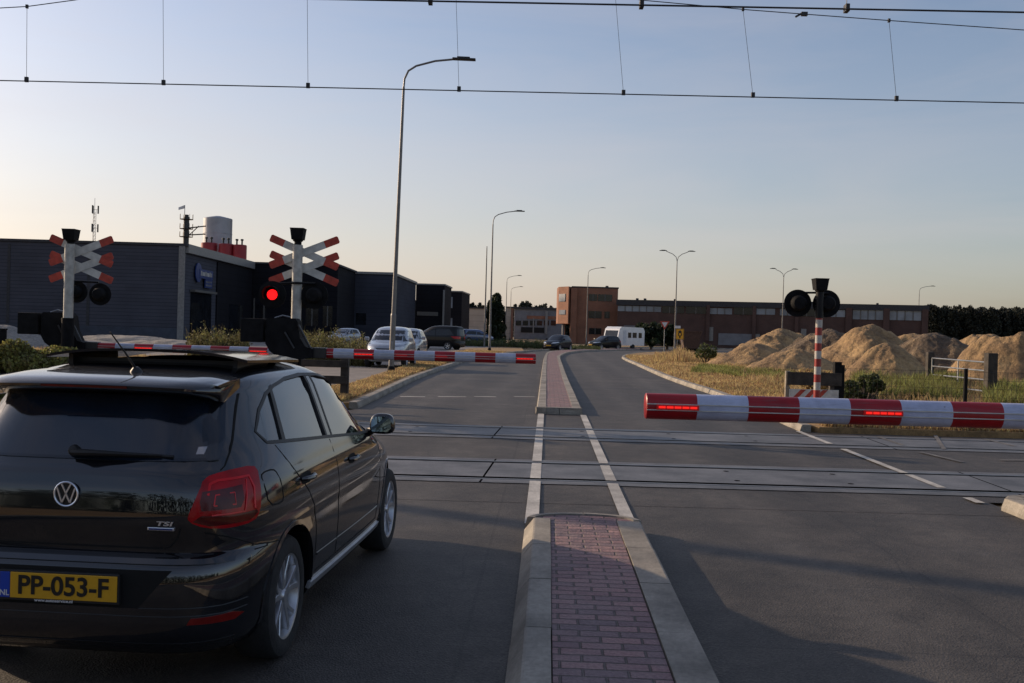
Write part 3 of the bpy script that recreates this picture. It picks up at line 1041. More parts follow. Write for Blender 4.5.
def patch(fn, poly, off, out, thick=.004, cut=.05, mirror=False, name='patch', m=None, parent=None, smooth_poly=0):
    """2-D outline laid over the body surface; out(p) tells which way is outward"""
    if smooth_poly:
        P = [Vector(p) for p in poly]
        for _ in range(smooth_poly):
            Q = []
            for i in range(len(P)):
                a, b = P[i], P[(i + 1) % len(P)]
                Q += [a.lerp(b, .25), a.lerp(b, .75)]
            P = Q
        poly = [tuple(p) for p in P]
    bm = bmesh.new()
    vs = [bm.verts.new((p[0], p[1], 0)) for p in poly]
    bm.faces.new(vs)
    for ax in (0, 1):
        lo = min(p[ax] for p in poly); hi = max(p[ax] for p in poly)
        k = lo + cut
        while k < hi - 1e-4:
            no = Vector((1, 0, 0)) if ax == 0 else Vector((0, 1, 0))
            bmesh.ops.bisect_plane(bm, geom=bm.verts[:] + bm.edges[:] + bm.faces[:], plane_co=no * k, plane_no=no, dist=1e-5)
            k += cut
    bm.verts.index_update()
    top = []; bot = []
    for v in bm.verts:
        a, b = v.co.x, v.co.y
        p = fn(a, b); n = normal(fn, a, b)
        if n.dot(out(p)) < 0: n = -n
        top.append(p + n * off); bot.append(p + n * (off - thick))
    F_ = [[v.index for v in f.verts] for f in bm.faces]
    E_ = [[v.index for v in e.verts] for e in bm.edges if len(e.link_faces) == 1]
    bm.free()
    n = len(top)
    for sgn in ((-1, 1) if mirror else (1,)):
        mb = MB()
        T = [Vector((p.x * sgn, p.y, p.z)) for p in top]; B = [Vector((p.x * sgn, p.y, p.z)) for p in bot]
        mb.add(T + B, F_ + [[i + n for i in reversed(f)] for f in F_] + [(a, b, b + n, a + n) for a, b in E_], True)
        o_ = mb.build(name, m, parent, angle=40)
    return o_


def band(fn, line, w, off, out, thick=.004, step=.05, mirror=False, closed=False, name='strip', m=None, parent=None):
    """narrow strip along a 2-D line laid over the surface"""
    P = [Vector((p[0], p[1])) for p in line]
    if closed: P.append(P[0])
    Q = [P[0]]
    for a, b in zip(P, P[1:]):
        k = max(1, int((b - a).length / step))
        Q += [a.lerp(b, (i + 1) / k) for i in range(k)]
    L = []
    for i, p in enumerate(Q):
        if closed and i in (0, len(Q) - 1): d = Q[1] - Q[-2]
        else: d = Q[min(i + 1, len(Q) - 1)] - Q[max(i - 1, 0)]
        d.normalize(); n = Vector((-d.y, d.x))
        L.append((p + n * w / 2, p - n * w / 2))
    rows = []
    for a, b in L:
        r = []
        for q in (a, b):
            p = fn(q.x, q.y); n = normal(fn, q.x, q.y)
            if n.dot(out(p)) < 0: n = -n
            r += [p + n * off, p + n * (off - thick)]
        rows.append([r[1], r[0], r[2], r[3]])
    for sgn in ((-1, 1) if mirror else (1,)):
        mb = MB()
        vs = [Vector((p.x * sgn, p.y, p.z)) for r in rows for p in r]
        fs = [(4 * i + k, 4 * i + 4 + k, 4 * i + 4 + (k + 1) % 4, 4 * i + (k + 1) % 4) for i in range(len(rows) - 1) for k in range(4)]
        if not closed: fs += [(0, 1, 2, 3), tuple(reversed([4 * (len(rows) - 1) + k for k in range(4)]))]
        mb.add(vs, fs, True)
        o_ = mb.build(name, m, parent, angle=50)
    return o_


OUTX = lambda p: Vector((1, 0, .2))
OUTR = lambda p: Vector((0, -1, .3))
OUTF = lambda p: Vector((0, 1, .5))
OUTC = lambda p: Vector((p.x, (p.y - .9) * 1.2, 0))


def wheel(parent, x, y, r, sgn, width=.2, spokes=5, rim_r=None, detail=True):
    """axis x; sgn = which side faces out"""
    rim = rim_r or r * .69
    h = bpy.data.objects.new('wheel', None); COL.objects.link(h); h.parent = parent; h.location = (x, y, r)
    prof = [(rim * .98, width * .5), (rim * 1.03, width * .5 + .004), (r * .86, width * .53), (r * .95, width * .47), (r * .99, width * .36), (r, 0), (r * .99, -width * .36), (r * .95, -width * .47), (rim, -width * .5)]
    mb = MB(); mb.lathe([(a, b * sgn) for a, b in prof], axis=(1, 0, 0), n=48 if detail else 20)
    mb.build('tyre', M['tyre'], h)
    mb = MB()
    w = width * .5
    # barrel, lip and hub
    mb.lathe([(rim * .985, sgn * (w - .002)), (rim * .93, sgn * (w - .006)), (rim * .90, sgn * (w - .02)), (rim * .86, sgn * (w - .09))], axis=(1, 0, 0), n=48 if detail else 20)
    mb.lathe([(0.0, sgn * (w - .012)), (.028, sgn * (w - .012)), (.034, sgn * (w - .02)), (.05, sgn * (w - .045))], axis=(1, 0, 0), n=20)
    for k in range(spokes):
        for d in ((-.17, .17) if detail else (0,)):
            a = 2 * PI * k / spokes + .3
            a1 = a + d * .55; a2 = a + d * 1.55
            P = []
            for (rr, aa, hw, xo) in ((.035, a1, .014 if detail else .024, w - .02), (rim * .55, (a1 + a2) / 2, .0095 if detail else .02, w - .018), (rim * .93, a2, .012 if detail else .02, w - .010)):
                cx, cy = math.cos(aa) * rr, math.sin(aa) * rr
                t = (-math.sin(aa), math.cos(aa))
                P.append([(sgn * xo, cx + t[0] * hw, cy + t[1] * hw), (sgn * (xo - .004), cx + t[0] * hw * 1.25, cy + t[1] * hw * 1.25), (sgn * (xo - .03), cx + t[0] * hw * 1.2, cy + t[1] * hw * 1.2), (sgn * (xo - .03), cx - t[0] * hw * 1.2, cy - t[1] * hw * 1.2), (sgn * (xo - .004), cx - t[0] * hw * 1.25, cy - t[1] * hw * 1.25), (sgn * xo, cx - t[0] * hw, cy - t[1] * hw)])
            vs = [q for r_ in P for q in r_]
            fs = [(6 * i + j, 6 * i + 6 + j, 6 * i + 6 + (j + 1) % 6, 6 * i + (j + 1) % 6) for i in range(2) for j in range(6)] + [(0, 1, 2, 3, 4, 5), (17, 16, 15, 14, 13, 12)]
            mb.add(vs, fs)
    mb.build('rim', M['alloy'], h)
    mb = MB(); mb.lathe([(0, sgn * (w - .085)), (rim * .88, sgn * (w - .085)), (rim * .9, sgn * (w - .12))], axis=(1, 0, 0), n=24)
    if detail:
        mb.lathe([(.0, sgn * (w - .06)), (.12, sgn * (w - .06)), (.125, sgn * (w - .075))], axis=(1, 0, 0), n=24)
    mb.build('brake_disc', M['blackish_metal'], h)
    return h


def boolean(o, cutters, op='DIFFERENCE'):
    """cut one after another; a cut that leaves the mesh unchanged is tried again a hair to one side"""
    for c in cutters:
        c.parent = o.parent
        for k in range(4):
            md = o.modifiers.new('b', 'BOOLEAN'); md.operation = op; md.object = c; md.solver = 'EXACT'
            bpy.context.view_layer.update()
            me = bpy.data.meshes.new_from_object(o.evaluated_get(bpy.context.evaluated_depsgraph_get()))
            o.modifiers.clear()
            bm = bmesh.new(); bm.from_mesh(me); v1 = bm.calc_volume(); bm.free()
            bm = bmesh.new(); bm.from_mesh(o.data); v0 = bm.calc_volume(); bm.free()
            if DEBUG: print('CUT', c.name, k, round(v0, 5), round(v1, 5), len(me.vertices))
            if 0 < v1 < v0 - 1e-4:
                old = o.data; o.data = me; bpy.data.meshes.remove(old); break
            bpy.data.meshes.remove(me)
            c.location.x += .0011; c.location.y += .0013; c.location.z += .0007
    for c in cutters:
        d = c.data; bpy.data.objects.remove(c); bpy.data.meshes.remove(d)
    o.data.set_sharp_from_angle(angle=R(32))
    return o


HATCH = dict(
    yr=[(.19, .10), (.24, .03), (.30, .0), (.50, .0), (.575, .012), (.60, .03), (.62, .055), (.635, .085), (.66, .085), (.78, .070), (.90, .085), (.97, .11), (1.005, .145), (1.28, .325), (1.305, .345), (1.33, .375), (1.352, .415), (1.366, .455), (1.38, .52), (1.397, .63), (1.418, .80), (1.436, 1.0), (1.447, 1.25), (1.455, 1.45)],
    yf=[(.19, 3.86), (.30, 3.96), (.50, 3.97), (.60, 3.93), (.68, 3.87), (.74, 3.78), (.80, 3.62), (.86, 3.38), (.92, 3.10), (.96, 2.92), (1.0, 2.82), (1.2, 2.46), (1.35, 2.14), (1.40, 2.0), (1.436, 1.86), (1.447, 1.72), (1.455, 1.55)],
    W=[(.19, .765), (.24, .80), (.30, .822), (.45, .836), (.55, .840), (.66, .838), (.70, .842), (.78, .838), (.86, .826), (.91, .812), (.93, .802), (.96, .793), (1.28, .652), (1.33, .625), (1.36, .602), (1.385, .57), (1.41, .51), (1.436, .41), (1.447, .30), (1.455, .18)])


def zlist(*a):
    out = []
    for lo, hi, n in a: out += list(np.linspace(lo, hi, n, endpoint=False))
    return out + [a[-1][1]]


def make_polo():
    root = thing('hatchback_car', 'black five-door hatchback with open sunroof waiting close by in the foreground, rear towards us', 'car', (-1.93, 4.29, 0), -R(4.4))
    pf = Prof(**HATCH, ym=1.9, pr=6.2, pf=3.6, ptop=4.6)
    zs = [.19, .205, .24, .27, .30, .36, .43, .50, .54, .575, .59, .60, .61, .62, .63, .637, .66, .68, .70, .74, .78, .82, .86, .89, .91, .925, .94, .955, .97, .99, 1.005, 1.03, 1.07, 1.12, 1.17, 1.22, 1.26, 1.28, 1.303, 1.31, 1.32, 1.33, 1.34, 1.352, 1.36, 1.366, 1.373, 1.38, 1.388, 1.397, 1.407, 1.418, 1.427, 1.436, 1.442, 1.447, 1.451, 1.455]
    v, f = pf.mesh(zs, n=34)
    mb = MB(); mb.add(v, f, True)
    body = mb.build('body', M['paint_black'], root)
    # cabin hollow
    zc = [.30, .50, .74, .78, .86, .93, .96, 1.005, 1.1, 1.2, 1.26, 1.33, 1.38]
    pc = Prof([(.3, .5), (.74, .45), (.78, .30), (1.005, .24), (1.26, .42), (1.38, .62)], [(.3, 2.9), (.93, 2.85), (1.0, 2.72), (1.2, 2.36), (1.38, 1.9)],
              [(.3, .48), (.74, .48), (.78, .74), (.93, .74), (.96, .735), (1.28, .60), (1.38, .53)], ym=1.6, pr=6, pf=5)
    v, f = pc.mesh(zc, n=16)
    cut = []
    c = MB().add(v, f).build('cut', M['interior']); cut.append(c)
    SW = [(.585, 1.125), (.64, 1.068), (1.0, 1.045), (1.49, 1.012), (2.1, .968), (2.74, .928), (2.62, 1.02), (2.46, 1.13), (2.24, 1.255), (2.02, 1.325), (1.8, 1.352), (1.5, 1.362), (1.2, 1.352), (.98, 1.325), (.84, 1.29), (.70, 1.22)]
    for s in (1, -1):
        m_ = MB()
        m_.prism([(a, b) for a, b in SW], 'X', .35 * s, 1.2 * s)
        cut.append(m_.build('cut', M['interior']))
    RW = [(-.55, 1.035), (.55, 1.035), (.535, 1.10), (.485, 1.285), (-.485, 1.285), (-.535, 1.10)]
    cut.append(MB().prism(RW, 'Y', -.3, .95).build('cut', M['interior']))
    FW = [(-.66, .985), (.66, .985), (.56, 1.33), (-.56, 1.33)]
    cut.append(MB().prism(FW, 'Y', 1.85, 3.4).build('cut', M['interior']))
    cut.append(MB().box(-.42, .42, 1.02, 1.72, 1.33, 1.6).build('cut', M['interior']))
    for y in (.72, 3.19):
        for s in (1, -1):
            m_ = MB(); m_.lathe([(0, .56 * s), (.338, .56 * s), (.338, 1.1 * s), (0, 1.1 * s)], origin=(0, y, .315), axis=(1, 0, 0), n=40, smooth=False)
            cut.append(m_.build('cut', M['interior']))
    boolean(body, cut)
    side = lambda a, b: pf.side(a, b)
    rear = lambda a, b: pf.end(a, b)
    T = np.linspace(0, PI / 2, 2000)
    P = [pf.pt(t, .85) for t in T]
    cum = np.concatenate([[0], np.cumsum([(b - a).length for a, b in zip(P, P[1:])])])
    corner = lambda a, b: pf.pt(float(np.interp(a, cum, T)), b)

    # side glass in three panes and dark pillar frames
    def clip(poly, y0, y1):
        bm = bmesh.new(); bm.faces.new([bm.verts.new((p[0], p[1], 0)) for p in poly])
        for co, no in ((y0, -1), (y1, 1)):
            (ca, cb) = co
            d = Vector((cb[0] - ca[0], cb[1] - ca[1], 0)); n = Vector((d.y, -d.x, 0)) * no
            bmesh.ops.bisect_plane(bm, geom=bm.verts[:] + bm.edges[:] + bm.faces[:], plane_co=(ca[0], ca[1], 0), plane_no=n, clear_outer=True)
        f_ = bm.faces[:][0]; r = [(l.vert.co.x, l.vert.co.y) for l in f_.loops]; bm.free(); return r
    shr = [(a + (.01 if a < 1.2 else -.01) * 0, b) for a, b in SW]
    far0 = ((-9, 0), (-9, 9)); far1 = ((9, 0), (9, 9))
    cpil = ((.80, 1.0), (.93, 1.4)); cpil2 = ((.84, 1.0), (.97, 1.4))
    b0 = ((1.47, .9), (1.57, 1.45)); b1 = ((1.60, .9), (1.69, 1.45))
    for s_ in (1, -1):
        def sd(a, b, s_=s_):
            p = side(a, b); p.x *= s_; return p
        ox = lambda p, s_=s_: Vector((s_, 0, .2))
        def pane(nm, poly, m_=None):
            patch(sd, poly, -.008, ox, .006, .12, name=nm, m=m_ or M['glass'], parent=root)
        pane('quarter_window', clip(SW, far0, cpil))
        pane('rear_door_window', clip(SW, cpil2, b0))
        pane('front_door_window', clip(SW, b1, far1))
        # rubber frame round the windows, pillars between
        band(sd, SW, .016, .003, ox, .010, closed=True, name='window_seal', m=M['trim'], parent=root)
        patch(sd, [(.80, 1.055), (.84, 1.05), (.955, 1.335), (.915, 1.325)], .001, ox, .03, .1, name='pillar', m=M['trim'], parent=root)
        patch(sd, [(1.485, 1.008), (1.515, 1.006), (1.588, 1.362), (1.555, 1.362)], .003, ox, .03, .1, name='pillar', m=M['trim'], parent=root)
        patch(sd, [(1.515, 1.006), (1.590, 1.002), (1.660, 1.358), (1.588, 1.362)], .001, ox, .03, .1, name='door_frame', m=M['paint_black'], parent=root)
        patch(sd, [(1.59, 1.002), (1.615, 1.0), (1.685, 1.358), (1.66, 1.36)], .003, ox, .03, .1, name='pillar', m=M['trim'], parent=root)
        # door seams
        band(sd, [(.70, 1.05), (.735, .98), (.80, .90), (.93, .80), (1.03, .70), (1.075, .60), (1.085, .50), (1.09, .335)], .007, .0015, ox, .003, name='door_gap', m=M['seam'], parent=root)
        band(sd, [(1.535, .995), (1.545, .80), (1.545, .335)], .007, .0015, ox, .003, name='door_gap', m=M['seam'], parent=root)
        band(sd, [(2.70, .925), (2.74, .80), (2.74, .60), (2.66, .335)], .007, .0015, ox, .003, name='door_gap', m=M['seam'], parent=root)
        band(sd, [(1.09, .335), (2.66, .335)], .007, .0015, ox, .003, name='door_gap', m=M['seam'], parent=root)
        band(sd, [(.40, .62), (.40, .6205), (.3, .622)], .005, .0015, ox, .003, name='bumper_gap', m=M['seam'], parent=root)
        # sill strip
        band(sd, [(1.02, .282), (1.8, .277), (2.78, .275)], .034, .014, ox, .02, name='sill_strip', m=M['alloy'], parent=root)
        # moulded shoulder and lower door crease
        band(sd, [(1.12, .425), (1.9, .415), (2.7, .41)], .012, .004, ox, .006, name='door_crease', m=M['paint_black'], parent=root)
        # handles
        for hy, hz in ((.93, .862), (1.90, .842)):
            hd = bpy.data.objects.new('door_handle', None); COL.objects.link(hd); hd.parent = root
            patch(sd, [(hy - .09, hz - .028), (hy + .07, hz - .03), (hy + .085, hz), (hy + .07, hz + .028), (hy - .09, hz + .026), (hy - .105, hz)], .001, ox, .003, .04, name='handle_recess', m=M['seam'], parent=hd, smooth_poly=1)
            P_ = [sd(hy + q, hz + .004) + Vector((s_ * o, 0, 0)) for q, o in ((-.10, .004), (-.08, .024), (-.03, .036), (.03, .036), (.075, .022), (.09, .004))]
            MB().tube(P_, [.007, .012, .013, .013, .012, .007], n=10).build('handle_grip', M['paint_black'], hd)
        # fuel flap
        if s_ == 1:
            fl = [(.415, .80), (.55, .795), (.575, .82), (.57, .93), (.545, .955), (.43, .95), (.405, .92)]
            Pq = [Vector(p) for p in fl]
            Q = []
            for i in range(len(Pq)):
                a, b = Pq[i], Pq[(i + 1) % len(Pq)]; Q += [tuple(a.lerp(b, .25)), tuple(a.lerp(b, .75))]
            band(sd, Q, .006, .0015, ox, .003, closed=True, name='fuel_flap_gap', m=M['seam'], parent=root, step=.03)
        # wheel arch lips
        for wy in (.72, 3.19):
            L_ = [(wy + .352 * math.cos(a), .315 + .352 * math.sin(a)) for a in np.linspace(R(-18), R(198), 30)]
            L_ = [(a, max(b, .2)) for a, b in L_]
            band(sd, L_, .022, .004, ox, .012, name='wheel_arch', m=M['paint_black'], parent=root)
        # mirror
        mr = bpy.data.objects.new('wing_mirror', None); COL.objects.link(mr); mr.parent = root
        bmm = bmesh.new(); bmesh.ops.create_uvsphere(bmm, u_segments=20, v_segments=12, radius=1)
        vs_ = []
        for v_ in bmm.verts:
            c_ = v_.co
            def se(t, p): return math.copysign(abs(t) ** p, t)
            x_, y_, z_ = se(c_.x, .65), se(c_.y, .8), se(c_.z, .65)
            if y_ < 0: y_ *= .35
            vs_.append(Vector((s_ * (.868 + x_ * .085 * (1 - .1 * z_)), 2.58 + y_ * .09, .992 + z_ * .070)))
        fs_ = [[v_.index for v_ in f_.verts] for f_ in bmm.faces]; bmm.free()
        MB().add(vs_, fs_, True).build('mirror_housing', M['paint_black'], mr)
        gl = [(.808, .942), (.913, .940), (.936, .965), (.932, 1.025), (.908, 1.045), (.82, 1.04), (.802, 1.02), (.798, .96)]
        MB().prism([(s_ * a, b) for a, b in gl], 'Y', 2.538, 2.544).build('mirror_glass', M['mirror'], mr)
        MB().tube([(s_ * .765, 2.66, .93), (s_ * .82, 2.60, .95)], [.03, .022], n=8).build('mirror_arm', M['trim'], mr)
    # rear glass and its black surround
    patch(rear, [(-.60, 1.022), (.60, 1.022), (.59, 1.10), (.535, 1.298), (-.535, 1.298), (-.59, 1.10)], .004, OUTR, .006, .09, name='rear_window', m=M['glass_rear'], parent=root)
    band(rear, [(-.56, 1.03), (.56, 1.03), (.545, 1.10), (.49, 1.288), (-.49, 1.288), (-.545, 1.10)], .05, -.004, OUTR, .01, closed=True, name='window_seal', m=M['seam'], parent=root)
    patch(lambda a, b: pf.end(a, b, True), [(-.68, .975), (.68, .975), (.58, 1.34), (-.58, 1.34)], .0, OUTF, .006, .12, name='windscreen', m=M['glass'], parent=root)
    # hatch seams
    band(rear, [(-.565, 1.305), (-.612, 1.10), (-.63, 1.0), (-.625, .985)], .006, .0015, OUTR, .003, name='hatch_gap', m=M['seam'], parent=root)
    band(rear, [(.565, 1.305), (.612, 1.10), (.63, 1.0), (.625, .985)], .006, .0015, OUTR, .003, name='hatch_gap', m=M['seam'], parent=root)
    band(corner, [(.50, .745), (.485, .70), (.455, .662), (.43, .655)], .007, .0015, OUTR, .003, mirror=True, name='hatch_gap', m=M['seam'], parent=root)
    band(rear, [(-.43, .655), (.43, .655)], .008, .0015, OUTR, .003, name='hatch_gap', m=M['seam'], parent=root)
    band(corner, [(.60, .725), (.70, .70), (.86, .64), (1.02, .625), (1.10, .62)], .005, .0015, OUTC, .003, mirror=True, name='bumper_gap', m=M['seam'], parent=root)
    # bumper ledges and number plate recess
    band(rear, [(-.72, .605), (.72, .605)], .018, .006, OUTR, .012, name='bumper_ledge', m=M['paint_black'], parent=root)
    for zz, wd in ((.408, .014), (.365, .03)):
        band(corner, [(0.0, zz), (.3, zz), (.72, zz), (.86, zz + .006)], wd, .005, OUTC, .01, mirror=True, name='bumper_lip', m=M['paint_black'], parent=root)
    band(corner, [(0, .235), (.4, .235), (.80, .235)], .05, .004, OUTC, .01, mirror=True, name='bumper_skirt', m=M['trim'], parent=root)
    patch(rear, [(-.50, .575), (-.36, .41), (.36, .41), (.50, .575)], .0015, OUTR, .003, .08, name='plate_recess', m=M['seam'], parent=root)
    # plate
    pl = bpy.data.objects.new('number_plate', None); COL.objects.link(pl); pl.parent = root; pl.location = (.022, 0, .022)
    MB().box(-.268, .268, -.022, -.002, .408, .538, bev=.004).build('plate_frame', M['trim'], pl)
    MB().box(-.214, .26, -.026, -.021, .42, .53, bev=.003).build('plate_face', M['plate_yellow'], pl)
    MB().box(-.26, -.216, -.026, -.021, .42, .53, bev=.003).build('plate_band', M['plate_blue'], pl)
    rx = Matrix.Rotation(R(90), 4, 'X')
    text_part('PP-053-F', .112, Matrix.Translation((.022, -.0275, .474)) @ rx, M['ink'], pl, extrude=.0012, offset=.0024, width=.40)
    text_part('NL', .034, Matrix.Translation((-.238, -.0275, .440)) @ rx, M['white'], pl, extrude=.0008, offset=.0005)
    text_part('www.autoservice.nl', .018, Matrix.Translation((-.02, -.0235, .4135)) @ rx, M['white'], pl, extrude=.0008, offset=.0003, width=.17)
    # badges
    em = bpy.data.objects.new('emblem', None); COL.objects.link(em); em.parent = root; em.location = (-.004, 0, .010)
    ez = .868; ey = pf.end(0, ez).y
    MB().lathe([(0, .0), (.056, 0), (.056, .006), (0, .007)], origin=(0, ey, ez), axis=(0, -1, 0), n=40).build('emblem_disc', M['ink'], em)
    mb = MB(); mb.lathe([(.0565, .004), (.0565, .012), (.053, .0145), (.0485, .012), (.0485, .004)], origin=(0, ey, ez), axis=(0, -1, 0), n=48)
    def bar(a, b, w=.0068):
        a = Vector(a); b = Vector(b); d = (b - a).normalized(); n_ = Vector((-d.y, d.x)) * w / 2
        q = [a + n_, b + n_, b - n_, a - n_]
        mb.prism([(p.x, ez + p.y) for p in q], 'Y', ey - .0125, ey - .004)
    for s_ in (1, -1):
        bar((s_ * .0215, .045), (0, .0035)); bar((s_ * .0405, .027), (s_ * .0185, -.037)); bar((s_ * .0185, -.037), (0, .0005)); 
    mb.build('emblem_ring', M['chrome'], em)
    by = pf.end(.43, .755).y
    text_part('TSI', .026, Matrix.Translation((.437, by - .004, .765)) @ rx, M['chrome'], root, name='badge_lettering', extrude=.002, offset=.0006, width=.075, shear=.2)
    bd = MB().box(.365, .485, by - .006, by + .01, .735, .749, bev=.003).build('badge_bar', M['chrome'], root)
    MB().box(.372, .478, by - .0075, by, .7385, .7455).build('badge_inlay', M['sign_blue'], bd)
    # tail lamps
    for s_ in (1, -1):
        def cn(a, b, s_=s_):
            p = corner(a, b); p.x *= s_; return p
        oc = lambda p, s_=s_: Vector((p.x * 1.0, (p.y - .9) * 1.2, 0))
        tl = bpy.data.objects.new('tail_lamp', None); COL.objects.link(tl); tl.parent = root
        o_ = [(.535, .780), (.535, .80), (.575, .89), (.62, .955), (.70, .972), (.87, .985), (.905, .95), (.895, .87), (.875, .79), (.83, .755), (.70, .742), (.60, .750)]
        patch(cn, o_, .016, oc, .022, .03, name='lamp_lens', m=M['lamp_red'], parent=tl, smooth_poly=1)
        patch(cn, [(.555, .778), (.62, .758), (.80, .764), (.86, .79), (.85, .803), (.70, .793), (.59, .80)], .018, oc, .004, .03, name='lamp_foot', m=M['lamp_darkred'], parent=tl)
        patch(cn, [(.585, .86), (.60, .90), (.78, .915), (.78, .86), (.76, .825), (.59, .82)], .0185, oc, .004, .03, name='lamp_chamber', m=M['lamp_darkred'], parent=tl)
        band(cn, [(.62, .885), (.635, .925), (.67, .938), (.83, .945), (.85, .90), (.84, .81)], .010, .0195, oc, .004, name='light_guide', m=M['lamp_bright'], parent=tl)
        band(cn, [(.64, .84), (.65, .885), (.735, .89), (.735, .84), (.64, .84)], .006, .0205, oc, .004, name='light_guide', m=M['lamp_bright'], parent=tl)
        band(cn, [(.63, .80), (.78, .805), (.81, .93)], .006, .0205, oc, .004, name='light_guide', m=M['lamp_bright'], parent=tl)
        patch(cn, [(.57, .345), (.585, .372), (.77, .378), (.835, .362), (.78, .342)], .009, oc, .008, .05, name='bumper_reflector', m=M['reflector'], parent=root)
    # roof spoiler over the hatch
    sp_ = MB(); N_ = 28; vs_ = []
    for i in range(N_ + 1):
        x_ = .56 * math.sin((i / N_ - .5) * PI); q = abs(x_ / .56)
        dz = -.012 * q ** 2 - .030 * max(0, q - .8) / .2 * .5; e = .195 + .03 * q ** 3 + .16 * q ** 10
        up = [(e + .012, 1.334), (e, 1.342), (e - .002, 1.352), (e + .010, 1.364), (.34, 1.3815), (.48, 1.396), (.64, 1.4035), (.64, 1.36), (.43, 1.30), (.372 + .03 * q ** 8, 1.304)]
        vs_ += [(x_, y_, z_ + dz) for y_, z_ in up]
    K_ = 10
    fs_ = [(i * K_ + k, (i + 1) * K_ + k, (i + 1) * K_ + (k + 1) % K_, i * K_ + (k + 1) % K_) for i in range(N_) for k in range(K_)] + [tuple(range(K_)), tuple(reversed(range(N_ * K_, N_ * K_ + K_)))]
    sp_.add(vs_, fs_, True).build('roof_spoiler', M['paint_black'], root, angle=40)
    # third brake light and wiper
    MB().box(-.20, .20, .192, .215, 1.3385, 1.3485).build('brake_light', M['lamp_darkred'], root)
    wp = bpy.data.objects.new('rear_wiper', None); COL.objects.link(wp); wp.parent = root
    wa = [pf.end(x_, z_) + Vector((0, -o, 0)) for x_, z_, o in ((-.02, 1.052, .03), (.06, 1.055, .045), (.2, 1.054, .04), (.38, 1.050, .026))]
    MB().tube(wa, [.016, .014, .009, .005], n=8).build('wiper_arm', M['rubber'], wp)
    wb = [pf.end(x_, z_) + Vector((0, -.016, 0)) for x_, z_ in ((-.0, 1.046), (.15, 1.046), (.43, 1.044))]
    MB().tube(wb, .008, n=6).build('wiper_blade', M['rubber'], wp)
    MB().lathe([(.026, -.02), (.026, .02), (.016, .035), (0, .036)], origin=pf.end(-.02, 1.052) + Vector((0, 0, 0)), axis=(0, -.8, .4), n=16).build('wiper_pivot', M['rubber'], wp)
    # sunroof panel raised over the roof, with dark lip
    sr = bpy.data.objects.new('sunroof', None); COL.objects.link(sr); sr.parent = root
    v_ = []; NXs = 18; NYs = 8
    for th in (0, -.014):
        for i in range(NXs + 1):
            for j in range(NYs + 1):
                x_ = -.53 + 1.06 * i / NXs; y_ = .82 + .90 * j / NYs
                v_.append((x_, y_, 1.502 - .045 * (x_ / .54) ** 2 * abs(x_ / .54) - .020 * (j / NYs) + th))
    f_ = []; o2 = (NXs + 1) * (NYs + 1)
    for i in range(NXs):
        for j in range(NYs):
            a = i * (NYs + 1) + j
            f_ += [(a, a + NYs + 1, a + NYs + 2, a + 1), tuple(o2 + q for q in (a, a + 1, a + NYs + 2, a + NYs + 1))]
    for i in range(NXs):
        for j in (0, NYs):
            a = i * (NYs + 1) + j; f_.append((a, a + NYs + 1, a + NYs + 1 + o2, a + o2))
    for j in range(NYs):
        for i in (0, NXs):
            a = i * (NYs + 1) + j; f_.append((a, a + 1, a + 1 + o2, a + o2))
    MB().add(v_, f_, True).build('sunroof_glass', M['darkglass'], sr)
    for s_ in (1, -1):
        MB().box(s_ * .44 - .012, s_ * .44 + .012, .9, 1.4, 1.40, 1.462).build('sunroof_arm', M['trim'], sr)
    MB().box(-.44, .44, .95, .97, 1.41, 1.447).build('sunroof_seal', M['trim'], sr)
    # dark glass roof area around the opening
    # aerial
    an = bpy.data.objects.new('aerial', None); COL.objects.link(an); an.parent = root
    bz = 1.352
    MB().lathe([(.030, 0), (.026, .012), (.012, .028), (0, .03)], origin=(.09, .52, 1.394), axis=(0, -.2, 1), n=16).build('aerial_foot', M['trim'], an)
    MB().tube([(.09, .52, 1.41), (.075, .45, 1.48), (.045, .34, 1.588)], [.006, .0045, .003], n=8).build('aerial_rod', M['rubber'], an)
    # wheels
    for y in (.72, 3.19):
        for s_ in (1, -1):
            wheel(root, s_ * (.705 if y < 1 else .717), y, .302, s_, width=.195, rim_r=.212)
    # cabin
    cb = bpy.data.objects.new('cabin', None); COL.objects.link(cb); cb.parent = root
    MB().box(-.55, .55, 1.0, 1.12, .55, .99, bev=.05).box(-.55, .55, 1.08, 1.5, .45, .60, bev=.05).build('rear_seat', M['seat'], cb)
    for x_ in (-.36, .36):
        for (ya, yb) in ((1.98, .55),):
            st = MB()
            st.box(x_ - .23, x_ + .23, 1.78, 1.90, .5, 1.04, bev=.05).box(x_ - .23, x_ + .23, 1.85, 2.35, .45, .58, bev=.05)
            st.box(x_ - .13, x_ + .13, 1.79, 1.87, 1.09, 1.25, bev=.04)
            st.tube([(x_ - .06, 1.83, 1.0), (x_ - .06, 1.83, 1.12)], .008).tube([(x_ + .06, 1.83, 1.0), (x_ + .06, 1.83, 1.12)], .008)
            st.build('front_seat', M['seat'], cb)
        MB().box(x_ - .14, x_ + .14, 1.01, 1.09, .96, 1.10, bev=.04).build('headrest', M['seat'], cb)
    MB().box(-.70, .70, 2.42, 2.75, .70, .965, bev=.05).build('dashboard', M['interior'], cb)
    mb = MB()
    for k in range(24):
        pass
    ring = [Vector((-.36 + .18 * math.cos(a), 2.34 + .06 * math.sin(a), .92 + .17 * math.sin(a))) for a in np.linspace(0, 2 * PI, 25)]
    mb.tube(ring, .014, n=8); mb.build('steering_wheel', M['trim'], cb)
    MB().box(-.11, .11, 2.13, 2.15, 1.24, 1.30, bev=.01).build('cabin_mirror', M['trim'], cb)
    MB().box(-.60, .60, .42, .95, .90, .93).build('parcel_shelf', M['interior'], cb)
